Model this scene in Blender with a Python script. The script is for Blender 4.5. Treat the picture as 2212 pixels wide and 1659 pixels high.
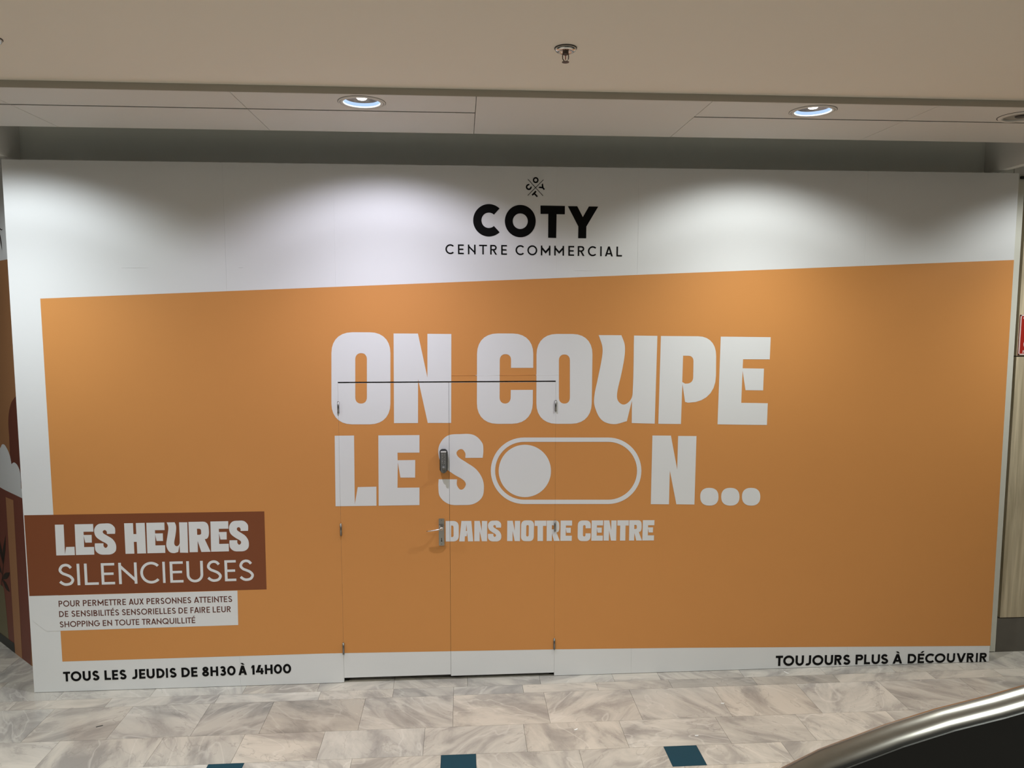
import bpy, bmesh, math, random
from mathutils import Vector, Matrix
from mathutils.geometry import tessellate_polygon

scene = bpy.context.scene
for o in list(bpy.data.objects):
    bpy.data.objects.remove(o, do_unlink=True)
random.seed(7)

# ------------------------------------------------------------------ camera
# metres: x along the hoarding, y into it (front face y = 0), z up, floor z = 0
cam_data = bpy.data.cameras.new('camera')
cam_data.sensor_fit = 'HORIZONTAL'
cam_data.sensor_width = 36.0
cam_data.lens = 1624.02 / 2212.0 * 36.0
cam_data.clip_start = 0.02
cam = bpy.data.objects.new('camera', cam_data)
scene.collection.objects.link(cam)
right = Vector((0.997697, -0.067822, 0.000368))
down = Vector((-0.006018, -0.093927, -0.995561))
fwd = Vector((0.067555, 0.993266, -0.094119))
m = Matrix((right, -down, -fwd)).transposed().to_4x4()
m.translation = Vector((0.08285, -5.06031, 2.55288))
cam.matrix_world = m
scene.camera = cam

# ------------------------------------------------------------------ world and exposure
world = bpy.data.worlds.new('mall_ambient')
scene.world = world
world.use_nodes = True
bg = world.node_tree.nodes['Background']
bg.inputs[0].default_value = (0.97, 1.0, 0.94, 1)
bg.inputs[1].default_value = 0.03
scene.view_settings.view_transform = 'Standard'
scene.view_settings.look = 'None'
scene.view_settings.gamma = 1.0
scene.view_settings.use_curve_mapping = False
scene.view_settings.exposure = 0.03

# power of the lamps, used by their builders further down
WALL_LAMP_POWER = 43.0
WALL_BEAM_POWER = 104.0
MALL_LAMP_POWER = 208.0
# Flat print on the hoarding, in tenths of a millimetre (x, z) on its front face
PRINTS={
 'headline_first_line':('white_vinyl',3,[[[-7750,22879,-7711,23223,-7614,23522,-7462,23775,-7258,23977,-7005,24125,-6707,24216,-6366,24247,-5208,24246,-4868,24214,-4571,24121,-4322,23972,-4124,23768,-3979,23514,-3892,23212,-3866,22866,-3916,19457,-3953,19107,-4050,18801,-4203,18543,-4410,18338,-4667,18188,-4970,18097,-5315,18068,-6486,18080,-6829,18115,-7127,18212,-7376,18366,-7573,18574,-7716,18833,-7801,19139,-7824,19488],[-6194,22432,-6183,22539,-6156,22633,-6114,22711,-6057,22774,-5987,22820,-5905,22848,-5810,22858,-5795,22858,-5701,22848,-5619,22819,-5551,22772,-5496,22709,-5457,22630,-5433,22536,-5427,22429,-5471,19909,-5481,19801,-5508,19706,-5551,19627,-5608,19563,-5679,19517,-5762,19489,-5857,19480,-5872,19480,-5967,19490,-6049,19520,-6118,19567,-6172,19632,-6212,19712,-6235,19806,-6242,19914]],[[-3639,24164,-2025,24154,-1426,21212,-1396,24139,199,24122,141,18112,-1435,18127,-2052,21105,-2086,18126,-3696,18134]],[[1909,22774,1943,23123,2038,23426,2190,23681,2397,23885,2654,24034,2958,24126,3307,24156,4319,24150,4669,24117,4974,24022,5232,23869,5438,23662,5589,23404,5682,23097,5713,22747,5710,21824,4202,21831,4202,22377,4194,22473,4168,22556,4126,22627,4070,22684,3999,22726,3915,22751,3820,22760,3827,22760,3731,22751,3647,22723,3576,22678,3520,22616,3478,22539,3452,22448,3442,22343,3428,19830,3437,19724,3462,19632,3503,19553,3559,19490,3630,19443,3714,19414,3811,19404,3788,19404,3885,19413,3970,19441,4041,19486,4099,19548,4142,19626,4170,19719,4180,19825,4188,20330,5692,20327,5689,19427,5656,19071,5560,18761,5405,18500,5195,18291,4934,18138,4624,18045,4270,18014,3284,18020,2931,18054,2624,18151,2366,18306,2160,18517,2009,18778,1917,19088,1887,19441]],[[5931,22724,5962,23074,6054,23380,6202,23637,6404,23842,6656,23993,6955,24085,7298,24116,8381,24112,8725,24079,9026,23984,9279,23831,9482,23623,9630,23364,9722,23056,9752,22704,9738,19387,9705,19030,9610,18719,9458,18457,9251,18248,8994,18095,8689,18002,8340,17973,7313,17983,6966,18019,6663,18117,6408,18274,6204,18486,6054,18750,5962,19062,5930,19417],[7458,22316,7466,22419,7490,22508,7529,22584,7583,22644,7651,22689,7731,22716,7823,22725,7838,22725,7930,22715,8011,22687,8079,22643,8134,22582,8175,22506,8200,22416,8209,22313,8229,19785,8221,19681,8197,19590,8157,19514,8103,19453,8035,19408,7954,19381,7861,19372,7846,19372,7754,19383,7672,19411,7604,19457,7549,19518,7508,19595,7483,19686,7474,19790]],[[10161,24033,10201,23922,10243,23811,10286,23700,10328,23589,10366,23478,10399,23364,10424,23249,10437,23155,10445,23060,10447,22964,10444,22868,10438,22773,10429,22677,10417,22583,10382,22348,10342,22114,10299,21881,10253,21648,10205,21415,10159,21182,10113,20948,10084,20799,10051,20651,10018,20502,9986,20353,9957,20204,9933,20054,9915,19903,9905,19796,9897,19688,9893,19580,9894,19471,9902,19364,9919,19258,9945,19153,9993,19007,10045,18861,10104,18716,10172,18576,10250,18443,10341,18320,10446,18209,10545,18131,10655,18067,10773,18017,10897,17978,11025,17950,11154,17932,11281,17922,11413,17924,11543,17942,11672,17971,11801,18008,11929,18047,12058,18085,12187,18117,12521,19546,12530,17985,14137,17924,14213,23974,12595,23999,12592,23436,12593,22872,12594,22306,12594,21740,12590,21172,12579,20604,12559,20035,12553,19960,12542,19886,12524,19812,12501,19741,12471,19672,12435,19607,12393,19547,12342,19489,12286,19433,12225,19382,12160,19337,12090,19303,12018,19280,11943,19273,11874,19281,11807,19304,11743,19339,11683,19384,11630,19436,11583,19493,11546,19554,11514,19628,11492,19706,11481,19787,11476,19870,11478,19953,11484,20036,11493,20117,11520,20301,11554,20483,11595,20664,11638,20844,11682,21025,11724,21205,11761,21387,11796,21567,11830,21747,11863,21927,11895,22108,11923,22289,11949,22470,11969,22652,11978,22757,11985,22864,11988,22970,11988,23077,11984,23183,11974,23289,11958,23394,11937,23487,11908,23578,11874,23668,11836,23756,11798,23845,11759,23934,11724,24023]],[[14455,23967,17061,23942,17376,23908,17652,23816,17887,23668,18076,23468,18217,23218,18307,22923,18342,22585,18366,21247,18331,20775,18210,20363,18008,20015,17729,19736,17379,19532,16961,19407,16482,19366,16429,19366,16236,19420,16018,20674,15980,17884,14389,17914],[16028,22615,16416,22606,16502,22595,16577,22568,16640,22526,16691,22470,16729,22400,16753,22318,16761,22224,16769,21135,16760,21022,16730,20924,16681,20841,16614,20775,16529,20726,16429,20696,16315,20687,16208,20687,16007,20801]],[[18631,23915,22151,23871,22133,22338,20245,22352,20233,21728,21745,21698,21733,20184,20479,20207,20230,21569,20205,19329,22096,19284,22084,17756,18564,17836]]]),
 'headline_second_line':('white_vinyl',3,[[[-7656,17321,-6371,17322,-6410,12622,-6191,13790,-4943,13800,-4958,12483,-7701,12493]],[[-4755,17312,-2000,17305,-2013,16104,-3491,16115,-3491,15600,-2305,15599,-2326,14385,-3317,14399,-3478,15450,-3525,13703,-2040,13695,-2054,12479,-4811,12481]],[[1084,15698,1086,15748,1090,15798,1095,15849,1099,15899,1099,15949,1093,15997,1079,16044,1055,16093,1027,16144,995,16191,958,16235,917,16270,871,16296,821,16309,767,16309,713,16296,660,16274,610,16242,566,16203,530,16159,503,16111,490,16065,489,16016,498,15967,515,15918,538,15870,566,15826,597,15787,658,15724,726,15669,798,15618,873,15570,949,15524,1024,15477,1097,15427,1199,15357,1303,15289,1407,15222,1511,15153,1612,15082,1708,15005,1799,14921,1873,14842,1942,14759,2007,14673,2068,14582,2123,14489,2174,14393,2220,14295,2254,14211,2282,14124,2305,14035,2323,13945,2335,13854,2343,13763,2345,13672,2344,13566,2341,13459,2333,13352,2319,13246,2296,13144,2262,13045,2216,12953,2156,12866,2086,12785,2008,12712,1923,12646,1832,12589,1737,12539,1640,12499,1525,12464,1407,12442,1286,12429,1165,12425,1042,12425,920,12427,798,12430,673,12430,546,12429,419,12431,293,12438,169,12454,48,12480,-70,12520,-171,12569,-269,12627,-361,12695,-447,12771,-526,12854,-597,12943,-659,13038,-700,13127,-727,13220,-743,13318,-752,13418,-756,13520,-759,13621,-764,13720,-766,13796,-765,13871,-761,13947,-755,14022,-748,14098,-742,14173,-737,14248,513,14230,511,14167,505,14103,498,14039,493,13975,493,13912,500,13851,517,13791,542,13735,573,13677,609,13621,651,13571,698,13532,749,13507,805,13499,865,13512,921,13541,972,13583,1017,13636,1054,13695,1083,13758,1103,13820,1109,13870,1103,13921,1088,13972,1064,14021,1035,14068,1001,14110,964,14147,870,14225,769,14295,663,14358,556,14418,448,14479,343,14542,241,14611,138,14686,34,14761,-69,14838,-169,14917,-266,15000,-357,15089,-441,15185,-497,15261,-548,15341,-592,15426,-631,15514,-663,15604,-689,15696,-709,15789,-726,15901,-739,16015,-746,16130,-745,16244,-735,16357,-714,16468,-680,16574,-630,16686,-571,16795,-503,16899,-426,16996,-340,17084,-246,17161,-145,17225,-29,17276,93,17309,219,17328,349,17338,480,17341,610,17341,739,17342,872,17347,1006,17353,1141,17355,1275,17352,1407,17339,1536,17314,1661,17273,1762,17223,1857,17161,1946,17088,2028,17006,2104,16917,2173,16824,2236,16727,2269,16660,2291,16588,2304,16513,2311,16435,2314,16357,2314,16278,2316,16201,2316,16128,2312,16055,2305,15982,2296,15909,2286,15836,2277,15763,2270,15690]],[[13992,17103,15292,17081,15787,14696,15798,17053,17097,17031,17065,12188,15778,12226,15265,14626,15253,12235,13964,12265]],[[17462,12779,17473,12927,17510,13055,17573,13162,17660,13248,17771,13310,17902,13348,18054,13359,18147,13357,18299,13341,18433,13300,18546,13234,18638,13146,18707,13036,18751,12906,18769,12758,18771,12672,18761,12524,18724,12396,18661,12288,18574,12202,18463,12139,18331,12102,18179,12091,18086,12093,17933,12109,17800,12151,17686,12217,17594,12306,17526,12416,17482,12546,17465,12694]],[[18964,12754,18974,12902,19011,13031,19074,13139,19161,13224,19272,13287,19404,13324,19556,13335,19649,13334,19802,13318,19936,13276,20051,13210,20143,13122,20213,13012,20257,12881,20276,12733,20278,12647,20269,12499,20232,12370,20168,12262,20081,12176,19970,12113,19838,12076,19685,12065,19591,12067,19438,12083,19304,12125,19190,12191,19097,12280,19028,12390,18984,12521,18966,12669]],[[20456,12730,20465,12878,20502,13007,20565,13115,20653,13201,20763,13263,20895,13301,21048,13312,21142,13310,21296,13294,21431,13253,21545,13187,21639,13098,21708,12988,21754,12857,21772,12708,21775,12623,21766,12474,21729,12345,21666,12237,21578,12150,21467,12088,21335,12050,21182,12039,21087,12041,20934,12057,20799,12099,20684,12166,20591,12255,20521,12365,20476,12496,20458,12644]]]),
 'toggle_symbol':('white_vinyl',3,[[[5104,12430,4864,12447,4627,12489,4395,12556,4171,12648,3957,12762,3757,12898,3571,13054,3402,13229,3252,13420,3122,13626,3014,13844,2929,14071,2868,14306,2831,14546,2819,14787,2832,15028,2870,15266,2932,15498,3018,15722,3126,15935,3256,16135,3406,16320,3574,16488,3759,16637,3958,16766,4170,16872,4392,16956,4622,17016,4857,17051,5095,17061,10901,16997,11144,16982,11383,16941,11619,16876,11846,16786,12064,16674,12270,16539,12462,16384,12637,16210,12793,16019,12929,15813,13043,15594,13135,15365,13202,15128,13244,14885,13261,14641,13252,14396,13218,14154,13159,13918,13075,13690,12967,13473,12837,13268,12686,13080,12515,12908,12327,12756,12124,12625,11907,12517,11680,12433,11445,12373,11204,12339,10960,12330],[5105,12732,4896,12747,4690,12784,4488,12842,4294,12921,4108,13020,3933,13139,3772,13274,3625,13426,3494,13592,3381,13771,3287,13961,3213,14159,3160,14363,3127,14571,3117,14781,3128,14991,3161,15198,3215,15400,3289,15595,3383,15780,3496,15955,3627,16116,3773,16262,3934,16392,4108,16504,4292,16596,4486,16669,4686,16721,4890,16751,5098,16760,10904,16694,11114,16681,11323,16645,11528,16588,11726,16510,11916,16412,12095,16295,12261,16160,12413,16008,12549,15842,12667,15663,12766,15472,12846,15273,12904,15067,12941,14856,12955,14643,12948,14431,12918,14221,12866,14015,12793,13817,12699,13628,12586,13451,12455,13286,12306,13137,12143,13005,11966,12892,11778,12798,11580,12724,11376,12672,11166,12642,10955,12635]],[[6959,14716,6951,14537,6926,14359,6884,14186,6825,14017,6749,13856,6659,13702,6554,13559,6435,13428,6304,13309,6161,13203,6009,13113,5849,13039,5682,12981,5510,12940,5335,12916,5158,12910,4981,12922,4805,12951,4633,12998,4467,13061,4307,13141,4155,13236,4013,13345,3883,13468,3764,13603,3659,13749,3569,13904,3494,14067,3434,14237,3392,14411,3366,14588,3358,14767,3367,14945,3393,15121,3436,15294,3495,15461,3570,15621,3661,15773,3765,15914,3883,16045,4014,16163,4155,16267,4306,16357,4464,16431,4630,16489,4800,16530,4975,16554,5150,16561,5326,16550,5501,16522,5672,16477,5838,16415,5998,16336,6150,16243,6292,16135,6424,16013,6543,15880,6649,15735,6741,15580,6817,15417,6878,15248,6922,15073,6949,14896]]]),
 'small_headline':('white_vinyl',3,[[[-286,11335,233,11328,327,11317,409,11290,478,11247,534,11189,574,11117,600,11031,608,10934,608,10272,600,10175,574,10091,534,10020,478,9963,409,9922,327,9898,233,9890,-286,9898],[90,11006,143,11005,170,11002,194,10994,214,10982,229,10964,241,10943,248,10918,251,10889,251,10314,248,10285,241,10260,229,10239,214,10222,194,10210,170,10203,143,10201,81,10201]],[[796,11319,1472,11309,1597,9869,1240,9874,1182,10508,1153,10235,1028,10237,1009,9878,632,9884],[1095,10610,1139,11070,1173,10609]],[[1680,11306,2052,11299,2190,10597,2197,11293,2565,11283,2551,9854,2188,9863,2046,10574,2038,9865,1666,9873]],[[3160,10804,3160,10819,3162,10834,3163,10849,3164,10864,3164,10879,3163,10893,3158,10907,3151,10922,3143,10937,3133,10951,3122,10964,3110,10975,3097,10983,3082,10987,3066,10987,3050,10984,3034,10977,3019,10968,3006,10957,2995,10944,2987,10929,2983,10916,2983,10901,2986,10886,2991,10872,2998,10858,3006,10844,3015,10832,3033,10814,3053,10797,3075,10781,3097,10767,3120,10753,3142,10738,3164,10723,3194,10702,3225,10681,3256,10660,3287,10640,3317,10618,3346,10594,3373,10569,3394,10545,3415,10520,3434,10494,3452,10467,3469,10439,3484,10410,3498,10381,3508,10355,3516,10329,3523,10303,3528,10276,3532,10249,3534,10221,3535,10194,3535,10163,3534,10131,3531,10099,3527,10068,3520,10037,3510,10008,3496,9981,3479,9955,3458,9931,3435,9910,3409,9891,3382,9874,3354,9859,3325,9848,3291,9838,3256,9832,3220,9829,3184,9828,3147,9829,3111,9830,3075,9831,3038,9832,3000,9832,2962,9833,2925,9836,2888,9841,2852,9850,2817,9862,2787,9877,2758,9895,2730,9915,2705,9938,2681,9964,2660,9991,2642,10019,2630,10046,2621,10074,2617,10103,2614,10133,2613,10163,2612,10193,2611,10223,2610,10245,2610,10268,2611,10290,2613,10313,2615,10335,2617,10358,2619,10380,2990,10369,2989,10350,2988,10331,2986,10312,2984,10293,2984,10274,2986,10256,2991,10238,2999,10221,3008,10204,3019,10187,3031,10172,3045,10160,3060,10152,3077,10150,3095,10153,3112,10162,3127,10174,3140,10190,3151,10207,3160,10226,3166,10244,3167,10259,3166,10274,3161,10289,3154,10304,3145,10318,3135,10331,3124,10342,3096,10366,3066,10387,3035,10406,3003,10425,2971,10443,2940,10463,2909,10484,2879,10506,2848,10529,2817,10553,2787,10577,2759,10602,2731,10629,2706,10658,2690,10681,2675,10705,2661,10730,2650,10756,2640,10784,2633,10811,2627,10839,2622,10872,2618,10906,2616,10941,2616,10975,2619,11008,2625,11041,2636,11073,2650,11106,2668,11138,2688,11169,2711,11197,2736,11223,2764,11246,2795,11264,2829,11279,2865,11288,2903,11293,2941,11296,2980,11296,3019,11295,3057,11295,3097,11296,3137,11297,3177,11298,3217,11296,3256,11292,3294,11283,3332,11271,3362,11255,3390,11236,3416,11214,3441,11189,3463,11163,3484,11135,3502,11106,3512,11085,3519,11064,3523,11041,3525,11018,3526,10995,3526,10971,3526,10948,3526,10927,3525,10905,3523,10883,3520,10861,3517,10840,3515,10818,3512,10796]],[[3947,11273,4322,11266,4461,10563,4468,11260,4838,11250,4824,9818,4459,9828,4316,10539,4308,9830,3934,9838]],[[4907,10953,4916,11035,4938,11106,4973,11166,5020,11213,5078,11248,5146,11268,5224,11274,5489,11270,5567,11262,5635,11239,5692,11202,5737,11153,5770,11092,5790,11019,5796,10937,5785,10124,5776,10041,5754,9968,5719,9907,5672,9859,5613,9824,5544,9804,5465,9798,5196,9805,5118,9815,5050,9839,4993,9876,4948,9927,4915,9989,4895,10062,4890,10145],[5263,10841,5266,10867,5272,10889,5282,10908,5295,10922,5311,10933,5330,10940,5351,10941,5355,10941,5376,10939,5395,10932,5411,10920,5423,10905,5432,10886,5438,10864,5439,10838,5429,10237,5426,10212,5420,10189,5411,10170,5398,10156,5381,10145,5362,10138,5341,10136,5337,10137,5315,10139,5297,10147,5281,10158,5268,10174,5259,10193,5254,10216,5252,10241]],[[5842,11246,6652,11234,6652,10858,6425,10862,6425,9793,6044,9799,6044,10867,5842,10870]],[[6680,11233,7310,11224,7369,11217,7421,11197,7465,11165,7501,11122,7528,11068,7546,11005,7554,10932,7559,10787,7559,10696,7552,10615,7538,10545,7519,10488,7494,10443,7464,10413,7428,10398,7364,10386,7598,9775,7193,9781,7049,10318,7040,9784,6680,9789],[7040,10896,7121,10895,7144,10892,7163,10886,7180,10877,7194,10864,7204,10848,7211,10829,7214,10807,7217,10691,7216,10669,7210,10650,7201,10635,7188,10622,7172,10613,7152,10607,7130,10606,7040,10607]],[[7649,11219,8450,11205,8447,10846,8017,10856,8017,10702,8362,10697,8355,10333,8067,10342,8020,10657,8007,10135,8439,10126,8435,9762,7633,9775]],[[8849,10870,8858,10953,8880,11025,8917,11085,8966,11133,9028,11168,9101,11189,9184,11195,9426,11190,9510,11181,9583,11157,9645,11120,9694,11069,9730,11007,9753,10934,9760,10850,9759,10629,9398,10636,9398,10766,9396,10789,9390,10810,9380,10827,9367,10840,9350,10851,9330,10857,9307,10860,9309,10860,9286,10858,9266,10851,9249,10841,9235,10826,9225,10808,9219,10786,9217,10761,9213,10161,9215,10135,9221,10113,9231,10094,9245,10079,9261,10067,9282,10060,9305,10057,9299,10057,9322,10059,9343,10066,9360,10076,9374,10091,9384,10109,9391,10131,9393,10157,9395,10277,9755,10271,9754,10056,9746,9971,9723,9897,9686,9835,9636,9786,9574,9751,9499,9729,9415,9723,9178,9729,9094,9738,9021,9762,8959,9800,8909,9851,8873,9914,8851,9989,8844,10073]],[[9822,11187,10625,11174,10621,10814,10191,10824,10191,10669,10536,10664,10530,10300,10241,10309,10194,10625,10181,10102,10613,10092,10609,9728,9806,9741]],[[10681,11175,11055,11167,11194,10461,11200,11161,11570,11152,11557,9713,11191,9723,11048,10438,11041,9725,10667,9733]],[[11627,11161,12432,11149,12432,10772,12206,10776,12206,9703,11828,9709,11828,10781,11627,10784]],[[12467,11149,13097,11140,13156,11132,13208,11112,13252,11080,13288,11037,13315,10983,13333,10919,13341,10846,13346,10700,13346,10609,13339,10528,13326,10458,13306,10400,13281,10356,13251,10325,13215,10310,13151,10298,13385,9685,12980,9691,12836,10230,12827,9694,12467,9699],[12827,10810,12908,10809,12931,10807,12951,10800,12968,10791,12981,10778,12992,10762,12998,10742,13001,10721,13005,10604,13003,10583,12998,10564,12988,10548,12976,10535,12959,10526,12940,10520,12917,10519,12827,10520]],[[13427,11135,14247,11121,14243,10760,13803,10770,13803,10615,14157,10610,14150,10245,13855,10254,13807,10570,13793,10046,14235,10037,14231,9672,13410,9685]]]),
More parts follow.
